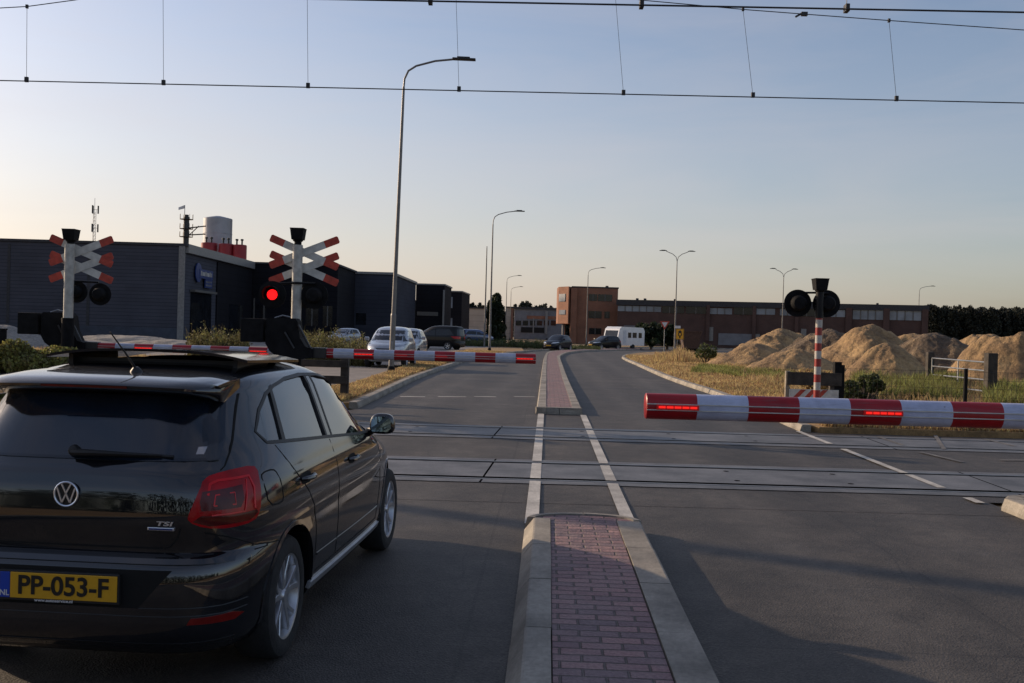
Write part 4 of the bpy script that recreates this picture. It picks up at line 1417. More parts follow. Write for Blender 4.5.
    # exhaust
    MB().tube([(-.45, .02, .22), (-.45, .25, .24)], .028, n=12).build('exhaust', M['blackish_metal'], root)
    return root


make_polo()

# ------------------------------------------------------------------ smaller cars further off
SUVP = dict(
    yr=[(.25, .10), (.35, .0), (.60, .0), (.68, .06), (.95, .10), (1.05, .14), (1.45, .36), (1.52, .36), (1.56, .30), (1.60, .45), (1.64, .9), (1.655, 1.4)],
    yf=[(.25, 4.25), (.40, 4.38), (.65, 4.38), (.80, 4.30), (.90, 4.15), (.96, 3.85), (1.02, 3.45), (1.08, 3.2), (1.30, 2.85), (1.50, 2.45), (1.58, 2.25), (1.63, 2.0), (1.655, 1.7)],
    W=[(.25, .80), (.40, .87), (.70, .885), (.95, .87), (1.04, .84), (1.45, .70), (1.55, .65), (1.60, .57), (1.64, .42), (1.655, .25)])
VANP = dict(
    yr=[(.25, .08), (.35, .0), (.60, .0), (.70, .04), (1.05, .06), (1.60, .16), (1.80, .22), (1.86, .35), (1.90, .8), (1.915, 1.3)],
    yf=[(.25, 4.60), (.40, 4.72), (.65, 4.72), (.85, 4.60), (1.0, 4.40), (1.10, 4.05), (1.18, 3.85), (1.45, 3.4), (1.70, 2.95), (1.82, 2.7), (1.88, 2.4), (1.915, 2.0)],
    W=[(.25, .83), (.40, .92), (.75, .94), (1.05, .93), (1.12, .91), (1.60, .82), (1.78, .76), (1.85, .68), (1.90, .5), (1.915, .3)])


def far_car(name, label, loc, rz, prof, paint, group, size=(1, 1, 1), wy=(.75, 3.2), wr=.31, belt=.96, top=1.33, sidewin=(.62, 2.62), ym=1.9, plate=True, detail=True):
    root = thing(name, label, 'car' if 'van' not in name else 'van', loc, rz, group)
    kx, ky, kz = size
    pf = Prof(**prof, ym=ym, pr=5.5, pf=3.4, kx=kx, ky=ky, kz=kz)
    z0, z1 = pf.yr[0, 0], pf.yr[-1, 0]
    zs = sorted(set([float(a) for a in pf.yr[:, 0]] + [float(a) for a in pf.yf[:, 0]] + [float(a) for a in pf.W[:, 0]]))
    zz = [zs[0]]
    for z in zs[1:]:
        if z - zz[-1] > .008: zz.append(z)
    v, f = pf.mesh(zz, n=14)
    body = MB().add(v, f, True).build('body', M[paint], root)
    W = float(pf.W[:, 1].max())
    cut = []
    for y in wy:
        for s in (1, -1):
            m_ = MB(); m_.lathe([(0, (W - .25) * s), (wr * 1.12, (W - .25) * s), (wr * 1.12, (W + .3) * s), (0, (W + .3) * s)], origin=(0, y * ky, wr), axis=(1, 0, 0), n=20, smooth=False)
            cut.append(m_.build('cut', M['interior']))
    boolean(body, cut)
    fr = lambda a, b: pf.end(a, b, True)
    rr = lambda a, b: pf.end(a, b)
    b_, t_ = belt * kz, top * kz
    wb, wt_ = float(np.interp(b_, pf.W[:, 0], pf.W[:, 1])), float(np.interp(t_, pf.W[:, 0], pf.W[:, 1]))
    patch(fr, [(-wb * .84, b_ + .04), (wb * .84, b_ + .04), (wt_ * .86, t_), (-wt_ * .86, t_)], .004, OUTF, .01, .15, name='windscreen', m=M['darkglass'], parent=root)
    patch(rr, [(-wb * .78, b_ + .05), (wb * .78, b_ + .05), (wt_ * .8, t_ - .02), (-wt_ * .8, t_ - .02)], .004, OUTR, .01, .15, name='rear_window', m=M['darkglass'], parent=root)
    ya, yb = sidewin[0] * ky, sidewin[1] * ky
    L = yb - ya
    for s in (1, -1):
        def sd(a, b, s=s):
            p = pf.side(a, b); p.x *= s; return p
        ox = lambda p, s=s: Vector((s, 0, .2))
        c1 = ya + L * .5
        sl = (t_ - b_)
        patch(sd, [(ya, b_ + .06), (c1 - .03, b_ + .02), (c1 - .0, t_), (ya + .28 * L * .5, t_ - .02)], .004, ox, .01, .2, name='side_window', m=M['darkglass'], parent=root)
        patch(sd, [(c1 + .04, b_ + .02), (yb, b_), (yb - sl * 1.35, t_ - .04), (c1 + .07, t_)], .004, ox, .01, .2, name='side_window', m=M['darkglass'], parent=root)
        band(sd, [(c1, b_), (c1, z0 + .15)], .012, .002, ox, .004, name='door_gap', m=M['seam'], parent=root)
        band(sd, [(yb, b_), (yb + .03, z0 + .2)], .012, .002, ox, .004, name='door_gap', m=M['seam'], parent=root)
        mw = MB(); mw.box(s * (wb + .10) - .09, s * (wb + .10) + .09, yb - .22, yb - .10, b_ - .01, b_ + .15, bev=.04)
        mw.build('wing_mirror', M[paint], root)
        x1 = .52 * W
        def fc(a, b, s=s):
            p = pf.pt(a, b, True); p.x *= s; return p
        of = lambda p, s=s: Vector((p.x * .6, p.y - ym, 0))
        zl = .70 * belt * kz
        th0, th1 = (.02, .60) if True else (0, 0)
        patch(fc, [(.10, zl - .04), (.55, zl - .02), (1.0, zl + .07), (.80, zl + .12), (.25, zl + .07)], .008, of, .02, .08, name='headlight', m=M['headlamp'], parent=root)
        def rc(a, b, s=s):
            p = pf.pt(a, b); p.x *= s; return p
        orr = lambda p, s=s: Vector((p.x * .6, p.y - ym, 0))
        patch(rc, [(.06, b_ - .22), (.9, b_ - .2), (1.15, b_ - .02), (.06, b_ - .01)], .008, orr, .02, .08, name='tail_light', m=M['lamp_red'], parent=root)
    patch(fr, [(-.40 * W, .56 * kz), (.40 * W, .56 * kz), (.46 * W, .70 * kz * belt / .96), (-.46 * W, .70 * kz * belt / .96)], .006, OUTF, .02, .15, name='grille', m=M['trim'], parent=root)
    patch(fr, [(-.72 * W, .27 * kz + .04), (.72 * W, .27 * kz + .04), (.66 * W, .40 * kz), (-.66 * W, .40 * kz)], .006, OUTF, .02, .15, name='lower_grille', m=M['trim'], parent=root)
    if plate:
        yf_ = pf.end(0, .45 * kz, True).y
        MB().box(-.26, .26, yf_ + .004, yf_ + .025, .40 * kz, .40 * kz + .11).build('number_plate', M['plate_yellow'], root)
    for y in wy:
        for s in (1, -1):
            wheel(root, s * (W - .115), y * ky, wr, s, detail=False)
    return root


PK = 'cars parked and driving beyond the crossing'
def facing(px, py, z=0): return gp(px, py, z)
# silver people carrier facing us on the left verge
p = gp(386, 370.5)
far_car('parked_car', 'silver people carrier facing us, parked just behind the tall lamp post on the left', (p.x + .0, p.y + 4.2, .09), PI - R(2), SUVP, 'paint_silver', PK, size=(.95, .95, .99), wy=(.8, 3.45), wr=.33, belt=1.06, top=1.50, sidewin=(.6, 3.1), ym=2.1)
p = gp(413, 364)
far_car('parked_car', 'silver car half hidden directly behind the silver people carrier', (p.x - .5, p.y + 4.6, .09), PI - R(3), HATCH, 'paint_silver', PK, size=(1.05, 1.05, 1.1))
p = gp(452, 351)
far_car('parked_van', 'long black estate van parked side-on in front of the black buildings, tail to the right', (p.x + .8, p.y + .9, .05), R(68), VANP, 'paint_dark', PK, size=(1, .98, 1.02), wy=(.95, 3.75), wr=.34, belt=1.10, top=1.66, sidewin=(.4, 3.7), ym=2.3)
# two distant parked cars above the weeds on the left
far_car('parked_car', 'pale blue hatchback parked by the grey building, left of its darker neighbour', (-14.5, 93, .02), R(155), HATCH, 'paint_silver', PK, size=(1.0, 1, 1.08))
far_car('parked_car', 'small dark blue car parked by the grey building, right of the pale one', (-11.4, 99, .02), R(160), HATCH, 'paint_navy', PK, size=(1, 1, 1.0))
# oncoming traffic
p = gp(556, 350.6)
far_car('driving_car', 'dark hatchback coming towards us at the end of the far traffic island', (p.x + 1.1, p.y + 3.6, 0), PI - R(26), HATCH, 'paint_navy', PK, size=(1.03, 1.05, 1.04))
p = gp(600, 349.3)
far_car('driving_car', 'black estate car towing the white caravan', (p.x + 2.2, p.y + 2.6, 0), PI - R(48), HATCH, 'paint_dark', PK, size=(1.04, 1.12, 1.06))
# ------------------------------------------------------------------ caravan and far vehicles
def make_caravan():
    p = gp(600, 349.3)
    rz = PI - R(48)
    d = Vector((-math.sin(rz), math.cos(rz), 0))
    fr = Vector((p.x + .8, p.y + 3.9, 0))
    base_ = fr - d * (1.1 + 4.6)
    t = thing('caravan', 'white touring caravan towed by the black estate car', 'caravan', base_, rz)
    prof = [(0, .45), (0, 2.2), (.25, 2.55), (4.0, 2.6), (4.35, 2.35), (4.62, 1.4), (4.62, .9), (4.4, .45)]
    MB().prism(prof, 'X', -1.12, 1.12).build('body', M['paint_white'], t)
    for s in (-1, 1):
        for a, b in ((.5, 1.05), (1.4, 2.1), (2.35, 2.9)):
            MB().box(s * 1.13 - .015, s * 1.13 + .015, a, b, 1.35, 1.95, bev=.01).build('window', M['darkglass'], t)
        MB().box(s * 1.13 - .012, s * 1.13 + .012, 3.2, 3.75, .6, 2.2, bev=.008).build('door', M['white'], t)
        MB().lathe([(0, s * .12), (.3, s * .12), (.31, 0), (.3, -s * .08), (0, -s * .08)], origin=(s * 1.03, 2.0, .31), axis=(1, 0, 0), n=20).build('wheel', M['tyre'], t)
    q = lambda y, z: z
    MB().add([(-.95, 4.42, 2.16), (.95, 4.42, 2.16), (.95, 4.63, 1.42), (-.95, 4.63, 1.42), (-.95, 4.40, 2.12), (.95, 4.40, 2.12), (.95, 4.58, 1.42), (-.95, 4.58, 1.42)],
             [(0, 1, 2, 3), (7, 6, 5, 4), (0, 4, 5, 1), (1, 5, 6, 2), (2, 6, 7, 3), (3, 7, 4, 0)]).build('front_window', M['darkglass'], t)
    MB().tube([(-.5, 4.4, .5), (0, 5.55, .45), (.5, 4.4, .5)], .04, n=6).build('tow_frame', M['galv'], t)


make_caravan()
p = at(468, 338, 150)
far_car('parked_van', 'white van beyond the grass behind the black estate van', (p.x - 2.2, 152, -.02), -R(75), VANP, 'paint_white', PK, wy=(.95, 3.75), wr=.34, belt=1.10, top=1.66, sidewin=(.4, 3.7), ym=2.3)
p = at(477, 338, 148)
far_car('parked_van', 'blue van parked right of the white van, left of the conifer', (p.x - 2.2, 147, -.02), -R(80), VANP, 'paint_blue', PK, wy=(.95, 3.75), wr=.34, belt=1.10, top=1.66, sidewin=(.4, 3.7), ym=2.3)

# ------------------------------------------------------------------ street lamps
def lamp(label, px, Y, double=False, arm=2.4, h=11.1, flip=1, z=0, group='tall street lamps along the road'):
    b = at(px, 350, Y)
    t = thing('street_lamp', label, 'street lamp', (b.x, Y, z), 0, group)
    mb = MB()
    mb.tube([(0, 0, 0), (0, 0, 2.0)], [.098, .095], n=14).tube([(0, 0, 2.0), (0, 0, 2.06)], [.10, .08], n=14)
    mb.tube([(0, 0, 2.04), (0, 0, 9.9)], [.078, .045], n=12)
    mb.build('pole', M['lamp_pole'], t)
    MB().box(-.045, .045, -.108, -.090, .55, 1.1, bev=.008).build('service_door', M['galv'], t)
    MB().lathe([(.13, 0), (.13, .18), (.105, .24)], n=14).build('pole_foot', M['black_matt'], t)
    for s in ((1, -1) if double else (flip,)):
        if double: pts = [(0, 0, 9.85), (s * .12, 0, 10.3), (s * .5, 0, 10.62), (s * .95, 0, 10.8), (s * (arm * .5), 0, 10.9)]
        else: pts = [(0, 0, 9.85), (s * .02, 0, 10.2), (s * .14, 0, 10.48), (s * .4, 0, 10.66), (s * 1.05, 0, 10.86), (s * (arm - .7), 0, 10.95)]
        a = MB().tube(pts, .035, n=10).build('lamp_arm', M['lamp_pole'], t)
        x0 = pts[-1][0]
        hx = [x0 - s * .06, x0 + s * .75]
        lo, hi = min(hx), max(hx)
        MB().box(lo, hi, -.11, .11, 10.93, 11.0, bev=.03).box(min(x0 + s * .1, x0 + s * .55), max(x0 + s * .1, x0 + s * .55), -.07, .07, 10.99, 11.05, bev=.02).build('lamp_head', M['blackish_metal'], t)
    return t


t = lamp('tallest-looking street lamp, nearest one, rising behind the left red and white boom', 391.6, 34.7, z=.1)
t.rotation_euler = (0, R(1.0), 0)
lamp('second street lamp on the left verge, beside the thin flagpole', 489.5, 78, z=.1)
lamp('first of two small far lamps left of the conifer gap', 505, 165)
lamp('farthest and shortest lamp at the road vanishing point', 509.5, 205)
lamp('single-arm lamp in front of the orange brick tower block', 586, 140)
lamp('double-arm lamp right behind the yellow sign', 674.5, 109, double=True, arm=2.4)
lamp('double-arm lamp behind the sand heaps, left of the striped signal post', 781.5, 132, double=True, arm=2.2)
lamp('single-arm lamp at the right end of the long brick hall', 917.5, 162, arm=2.5)
b = at(484.5, 335, 98)
t = thing('flagpole', 'thin bare flagpole just left of the second street lamp', 'flagpole', (b.x, 98, 0))
MB().tube([(0, 0, 0), (0, 0, 9.8)], [.09, .045], n=8).build('pole', M['lamp_pole'], t)
MB().lathe([(0, .12), (.06, .06), (.06, 0), (0, -.02)], origin=(0, 0, 9.85), n=8).build('finial', M['lamp_pole'], t)

# ------------------------------------------------------------------ level crossing
def disc(parent, x, y, z, r, away, lit=False, name='warning_light'):
    """round signal; away=True: seen from its back"""
    h = bpy.data.objects.new(name, None); COL.objects.link(h); h.parent = parent; h.location = (x, y, z)
    s = 1 if away else -1     # face looks along s*Y
    MB().lathe([(0, s * .0), (r, s * .0), (r, s * .018), (r * .96, s * .022), (0, s * .022)], axis=(0, 1, 0), n=36).build('backplate', M['black_matt'], h)
    MB().lathe([(0, -s * .17), (r * .42, -s * .16), (r * .55, -s * .12), (r * .60, -s * .02), (r * .6, 0)], axis=(0, 1, 0), n=24).build('lamp_body', M['black_matt'], h)
    mb = MB()
    R_ = r * .62
    N = 20; vs = []; fs = []
    for i in range(N + 1):
        a = R(-35) + R(250) * i / N
        for rr in (R_, R_ - .008):
            vs.append((rr * math.cos(a), s * .018, rr * math.sin(a)))
            vs.append((rr * math.cos(a), s * (.20 + .06 * math.sin(a)), rr * math.sin(a)))
    for i in range(N):
        a = 4 * i
        fs += [(a, a + 4, a + 5, a + 1), (a + 2, a + 3, a + 7, a + 6), (a + 1, a + 5, a + 7, a + 3)]
    mb.add(vs, fs); mb.build('visor', M['black_matt'], h)
    MB().lathe([(r * .38, s * .024), (r * .32, s * .034), (r * .2, s * .045), (0, s * .05)], axis=(0, 1, 0), n=28).build('lens', M['signal_lit' if lit else 'signal_off'], h)
    return h


def crossbuck(parent, c1, c2, y, half=.67, w=.145, slope=.41):
    cb = bpy.data.objects.new('crossbuck', None); COL.objects.link(cb); cb.parent = parent
    k = 0
    a = math.atan(slope)
    for c in (c1, c2):
        for sg in (1, -1):
            k += 1
            m_ = Matrix.Translation((c[0], y + .012 * k, c[1])) @ Matrix.Rotation(-a * sg, 4, 'Y')
            q = half * .60
            arm = MB().box(-q, q, -.004, .004, -w / 2, w / 2, mtx=m_).build('arm', M['signal_white'], cb)
            for s in (1, -1):
                e = MB()
                lo, hi = sorted((s * (q + .001), s * half))
                c_ = .022
                pts = [(lo, -w / 2), (hi, -w / 2), (hi, w / 2), (lo, w / 2)]
                if s > 0: pts = [(lo, -w / 2), (hi - c_, -w / 2), (hi, -w / 2 + c_), (hi, w / 2 - c_), (hi - c_, w / 2), (lo, w / 2)]
                else: pts = [(lo + c_, -w / 2), (hi, -w / 2), (hi, w / 2), (lo + c_, w / 2), (lo, w / 2 - c_), (lo, -w / 2 + c_)]
                vs = [m_ @ Vector((p[0], yy, p[1])) for yy in (-.005, .005) for p in pts]
                n = 6
                e.add(vs, [tuple(range(n)), tuple(range(2 * n - 1, n - 1, -1))] + [(i, (i + 1) % n, (i + 1) % n + n, i + n) for i in range(n)])
                e.build('red_end', M['signal_red'], arm)


def bell(parent, z, x=0, y=0):
    MB().lathe([(.07, 0), (.07, .06), (.10, .08), (.10, .10)], origin=(x, y, z), n=12).build('bell_neck', M['black_matt'], parent)
    v = [(sx * a, y + sy * a * 1.1, z + h) for a, h in ((.105, .10), (.128, .30)) for sx, sy in ((-1, -1), (1, -1), (1, 1), (-1, 1))]
    v = [(x + p[0], p[1], p[2]) for p in v]
    MB().add(v, [(3, 2, 1, 0), (4, 5, 6, 7), (0, 1, 5, 4), (1, 2, 6, 5), (2, 3, 7, 6), (3, 0, 4, 7)]).box(x - .135, x + .135, y - .148, y + .148, z + .30, z + .318, bev=.008).build('bell_box', M['black_matt'], parent)


YP2 = 19.1
b = at(296.5, 300, YP2)
top = at(296, 245, YP2).z
sg2 = thing('crossing_signal', 'crossbuck signal post with its lit red lamp, between the two left barrier booms', 'railway signal', (b.x, YP2, .0), 0, 'crossbuck signals on the far side')
MB().tube([(0, 0, 0), (0, 0, top)], .095, n=18).build('post', M['post_grey'], sg2)
bell(sg2, top)
MB().tube([(0, 0, 0), (0, 0, at(297, 326, YP2).z)], .125, n=14).build('post_sleeve', M['black_matt'], sg2)
c = at(303, 252, YP2); c2 = at(302.5, 268, YP2)
crossbuck(sg2, (c.x - b.x, c.z), (c2.x - b.x, c2.z), .10, half=.71)
for px, py, away, lit in ((274.5, 295, False, True), (314.5, 295.5, True, False), (303, 294, True, False)):
    q = at(px, py, YP2)
    disc(sg2, q.x - b.x, {274.5: -.16, 314.5: -.02, 303: .34}[px], q.z, .26, away, lit)
q = at(290, 283, YP2)
MB().tube([(-.42, -.10, at(274, 284, YP2).z), (.0, -.12, q.z), (.36, -.04, q.z)], .022, n=8).build('bracket', M['black'], sg2)

YP1 = 20.2
b = at(68.5, 300, YP1)
top = at(69, 244, YP1).z
sg1 = thing('crossing_signal', 'crossbuck signal post at the far left with both lamps turned away', 'railway signal', (b.x, YP1, 0), 0, 'crossbuck signals on the far side')
MB().tube([(0, 0, 0), (0, 0, top)], .095, n=18).build('post', M['post_grey'], sg1)
bell(sg1, top - .02, .02)
MB().tube([(0, 0, 0), (0, 0, at(69, 318, YP1).z)], .125, n=14).build('post_sleeve', M['black_matt'], sg1)
c = at(81, 250.5, YP1); c2 = at(80.5, 267, YP1)
crossbuck(sg1, (c.x - b.x - .05, c.z), (c2.x - b.x - .05, c2.z), .11, half=.69, w=.15)
for px, py in ((72, 291.5), (96, 294)):
    q = at(px, py, YP1); disc(sg1, q.x - b.x, .2, q.z, .225, True)
MB().tube([(0, .1, at(70, 281, YP1).z), (.2, .12, at(80, 281, YP1).z), (at(95, 282, YP1).x - b.x, .18, at(95, 282, YP1).z)], .022, n=8).build('bracket', M['black'], sg1)

# striped post on the right
YP3 = 19.2
b = at(818.5, 340, YP3)
zt = at(819, 292, YP3).z; zs_ = at(818, 318, YP3).z
sg3 = thing('warning_light_post', 'slim red and white banded signal post right of the road, black bell on top', 'railway signal', (b.x, YP3, .0))
MB().tube([(0, 0, 0), (0, 0, zs_)], .064, n=16).build('banded_post', M['post_rw'], sg3)
MB().tube([(0, 0, zs_), (0, 0, zt)], .078, n=16).build('post_top', M['black'], sg3)
bell(sg3, zt - .06)
for px, py, yy in ((800, 303, .15), (828.5, 303.5, .12)):
    q = at(px, py, YP3); disc(sg3, q.x - b.x, yy, q.z, .265, True)
q = at(806, 292.5, YP3)
MB().tube([(q.x - b.x, .1, q.z), (0, .06, q.z + .005), (-(q.x - b.x) * .7, .1, q.z)], .02, n=8).build('bracket', M['black'], sg3)


def barrier(label, px_pivot, px_tip, Y, z, boom_mat, sgn=1, r=.095, leds=(), extra=None, tipx=None, pivx=None, rails=True):
    """sgn=+1: boom reaches to the right from the pivot"""
    pv = at(px_pivot, 350, Y).x if pivx is None else pivx
    tp = at(px_tip, 355, Y).x
    t = thing('railway_barrier', label, 'barrier', (pv, Y, 0), 0, 'lowered red and white level crossing barriers')
    s = sgn
    st = MB()
    st.box(-.30, .16, -.18, .18, 0, .06).prism([(s * a, b_) for a, b_ in ((-.26, .06), (.12, .06), (.10, 1.0), (-.24, 1.0))], 'Y', -.14, .14)
    st.build('stand', M['black_matt'], t)
    hs = MB().prism([(s * a, b_) for a, b_ in ((-.44, 1.74), (-.40, 1.78), (.10, 1.78), (.15, 1.72), (.20, 1.42), (.30, z + .12), (.44, z + .08), (.44, z - .09), (.16, z - .13), (-.02, z - .15), (-.22, 1.06), (-.36, 1.16), (-.44, 1.30))], 'Y', -.19, .19)
    hs.build('drive_housing', M['black_matt'], t)
    MB().tube([(s * .17, -.21, 1.66), (s * .40, -.21, z + .10)], .022, n=6).tube([(s * -.08, -.21, 1.52), (s * .10, -.21, z + .08)], .018, n=6).build('brace', M['blackish_metal'], t)
    MB().tube([(s * -.3, -.08, 1.78), (s * -.15, -.10, 1.83), (0, -.08, 1.80)], .015, n=6).build('cable_loop', M['galv'], t)
    cw = MB(); lo, hi = sorted((s * -.90, s * -.48)); cw.box(lo, hi, -.24, .24, 1.32, 1.76, bev=.02)
    cwo = cw.build('counterweight', M['black_matt'], t)
    lo, hi = sorted((s * -.55, s * -.40)); MB().box(lo, hi, -.10, .10, 1.45, 1.6).build('weight_arm', M['blackish_metal'], t)
    lo, hi = sorted((s * .42, s * .68)); MB().box(lo, hi, -.11, .11, z - .10, z + .10, bev=.015).build('boom_clamp', M['blackish_metal'], t)
    # boom, its own origin at the tip so that the bands start there
    L = abs(tp - pv) - .60
    bo = bpy.data.objects.new('boom', None)
    mb = MB()
    mb.lathe([(0, -s * .0), (r * .9, 0), (r, -s * .006), (r, -s * L)], axis=(1, 0, 0), n=32)
    v = [(p[0], p[1] * .82, p[2]) for p in mb.v]; mb.v = v
    bo = mb.build('boom', boom_mat, t, angle=50)
    bo.location = (tp - pv, 0, z)
    if rails:
        g = MB()
        for zz in (.022, -.022):
            lo, hi = sorted((-s * .004, -s * L))
            g.box(lo, hi, -r * .82 - .006, -r * .82 + .006, zz - .0035, zz + .0035)
        g.build('lamp_rail', M['signal_white'], bo)
    for (a, b_, lit) in leds:
        lo, hi = sorted((at(a, 355, Y).x - tp, at(b_, 355, Y).x - tp))
        wl = MB().box(lo - .012, hi + .012, -r * .82 - .012, -r * .82 + .012, -.020, .020, bev=.006).build('warning_lamp', M['led_red_off'], bo)
        if lit:
            g = MB(); n = 5; w_ = (hi - lo) / n
            for k in range(n): g.box(lo + k * w_ + .004, lo + (k + 1) * w_ - .004, -r * .82 - .017, -r * .82 - .010, -.008, .008, bev=.003)
            g.build('lamp_strip', M['led_red'], wl)
    if extra: pass
    return t


bm_l = make_stripes('boom_stripes_left', (.36, .005, .012), (.46, .49, .60), .76, offset=.38)
zb2 = at(420, 355.8, 18.8).z
barrier('far-side barrier whose boom crosses the left lane and ends by the far traffic island', 291, 536, 18.8, zb2, bm_l, leds=((355, 373, True), (397, 407, False), (437, 447, False), (517, 533, True)))
zb1 = at(180, 349, 20.6).z
bm_f = make_stripes('boom_stripes_far', (.36, .005, .012), (.46, .49, .60), .783, offset=.577)
b1 = barrier('farther left barrier beside the bush, its thin boom ending behind the black drive housing', 66, 277, 20.6, zb1, bm_f, r=.085, leds=((136, 153, True), (250.5, 267, True)))
zb3 = at(830, 411, 7.5).z
barrier('nearest barrier, large boom reaching in from the right edge, tip over right lane', 646.5, 646.5, 7.5, zb3, M['boom'], sgn=-1, r=.097, leds=((658, 697, True), (863, 899, True)), pivx=6.1)

# ------------------------------------------------------------------ overhead wires
def wpt(px, py, Y): return at(px, py, Y)
YF, YN = 16.3, 11.8
ow = thing('overhead_line', 'sagging overhead railway wire with seven droppers across the upper sky', 'overhead wire', (0, YF, 0), 0, 'overhead railway wires')
def wire(parent, pts, r, name, m=None):
    return MB().tube([(p.x - parent.location.x, p.y - parent.location.y, p.z) for p in pts], r, n=6).build(name, m or M['wire'], parent)
a, b = wpt(0, 80.5, YF), wpt(1024, 103, YF)
d = (b - a) / 1024
cw_z = lambda px: a + d * px
wire(ow, [a - d * 2600, a, b, b + d * 2600], .0095, 'contact_wire')
up = [(-1400, 40), (-700, 25), (0, 8), (27, 6.5), (75, 0), (163, -16), (307, -34), (455, -36), (615, -8), (640, 0), (750, 10), (889, 20.5), (1024, 30), (1500, 55)]
UP = [wpt(x, y, YF + .02) for x, y in up]
wire(ow, UP, .0075, 'messenger_wire')
for xt, yt, xb, yb in ((27, 6.5, 26.5, 81), (163, -16, 163.5, 84), (307, -34, 308, 87), (455, -36, 459, 90.5), (615, -8, 623.5, 94), (743, 9.2, 753, 96.5), (889, 20.5, 896.5, 100)):
    wire(ow, [wpt(xt, yt, YF + .02), wpt(xb, yb, YF)], .0035, 'dropper')
    q = wpt(xb, yb - 1, YF)
    MB().box(-.03, .03, -.02, .02, -.035, .05, bev=.006, mtx=Matrix.Translation((q.x, 0, q.z))).build('dropper_clamp', M['wire'], ow)
    q = wpt(xt, yt, YF)
    MB().box(-.02, .02, -.02, .02, -.03, .03, bev=.006, mtx=Matrix.Translation((q.x, 0, q.z))).build('dropper_clamp', M['wire'], ow)
q = wpt(803, 14, YF)
MB().tube([(q.x - .12, 0, q.z - .05), (q.x - .02, 0, q.z + .01), (q.x + .06, 0, q.z)], .018, n=6).box(q.x - .03, q.x + .07, -.03, .03, q.z - .03, q.z + .03).build('wire_joint', M['wire'], ow)

ow2 = thing('overhead_line', 'pair of close overhead wires along the very top edge of the sky', 'overhead wire', (0, YN, 0), 0, 'overhead railway wires')
a2, b2 = wpt(310, -1, YN), wpt(1024, 12.5, YN)
d2 = (b2 - a2) / 714
wire(ow2, [a2 - d2 * 2600, a2, b2, b2 + d2 * 2200], .009, 'contact_wire')
wire(ow2, [p + Vector((0, .12, .045)) for p in (a2 - d2 * 2600, a2, b2, b2 + d2 * 2200)], .0075, 'contact_wire')
for px, xt in ((642, 640), (848, 846), (430, 430)):
    q = a2 + d2 * (px - 310)
    MB().tube([(q.x, .05, q.z + .01), (q.x + (xt - px) * .01, .05, q.z + 1.5)], .0045, n=5).build('dropper', M['wire'], ow2)
    MB().box(-.025, .025, 0, .10, -.02, .07, bev=.006, mtx=Matrix.Translation((q.x, 0, q.z))).build('dropper_clamp', M['wire'], ow2)
wire(ow2, [p + Vector((0, .05, 1.5)) for p in (a2 - d2 * 2600, a2, b2, b2 + d2 * 2200)], .007, 'messenger_wire')

for x, lab in ((-19.5, 'overhead line mast left of the crossing'), (30.0, 'overhead line mast right of the crossing')):
    mt = thing('line_mast', lab + ', a steel gantry post with arms over both tracks', 'mast', (x, 19.4, 0), 0, 'masts carrying the overhead wires')
    MB().box(-.13, .13, -.13, -.11, 0, 9).box(-.13, .13, .11, .13, 0, 9).box(-.012, .012, -.11, .11, 0, 9).build('post', M['galv'], mt)
    MB().tube([(0, 0, 8.4), (0, -8.6, 8.6)], .06, n=6).tube([(0, 0, 6.9), (0, -3.1, 5.75), ], .03, n=6).tube([(0, -7.6, 8.5), (0, -7.6, 5.8)], .03, n=6).build('cantilever', M['galv'], mt)

# ------------------------------------------------------------------ timber barriers, gate and fence
def xz(px, py, Y): q = at(px, py, Y); return q.x, q.z
def board_fence(label, Y, px0, px1, rows, posts, name='timber_barrier', hazard=None, zbase=.1):
    x0 = at(px0, 370, Y).x; x1 = at(px1, 370, Y).x
    t = thing(name, label, 'barrier fence', (x0, Y, zbase), 0, 'low timber barriers beside the road')
    for (ya, yb) in rows:
        za = at((px0 + px1) / 2, ya, Y).z - zbase; zb_ = at((px0 + px1) / 2, yb, Y).z - zbase
        MB().box(0, x1 - x0, -.02, .02, zb_, za, bev=.006).build('rail_board', M['wood'], t)
    for px, w, ytop, m in posts:
        q = at(px, ytop, Y)
        MB().box(q.x - x0 - w / 2, q.x - x0 + w / 2, .021, .021 + w, 0, q.z - zbase, bev=.01).build('post', M[m], t)
    if hazard:
        ya, yb = hazard
        za = at((px0 + px1) / 2, ya, Y).z - zbase; zb_ = at((px0 + px1) / 2, yb, Y).z - zbase
        bd = MB().box(.06, x1 - x0 - .06, -.016, .016, zb_, za).build('hazard_board', M['signal_white'], t)
        mb = MB(); x = .12; h = za - zb_
        while x < x1 - x0 - .35:
            mb.prism([(x, zb_ + .005), (x + .11, zb_ + .005), (x + .11 + h * .9, za - .005), (x + h * .9, za - .005)], 'Y', -.020, -.015); x += .23
        mb.build('hazard_stripe', M['signal_red'], bd)
    return t
board_fence('dark timber barrier with two rails on the left, just beyond the black car', 22.1, 262, 347, ((359.5, 366.5), (375, 383)), ((344.5, .17, 358, 'wood'), (300, .15, 358, 'wood')))
board_fence('dark board barrier with worn hazard stripes at the foot of the banded signal post', 21.0, 787, 842, ((372.5, 385.5),), ((788.5, .09, 371, 'wood_pale'), (839, .15, 362, 'black_matt'), (833, .10, 374, 'wood')), hazard=(389.5, 399))

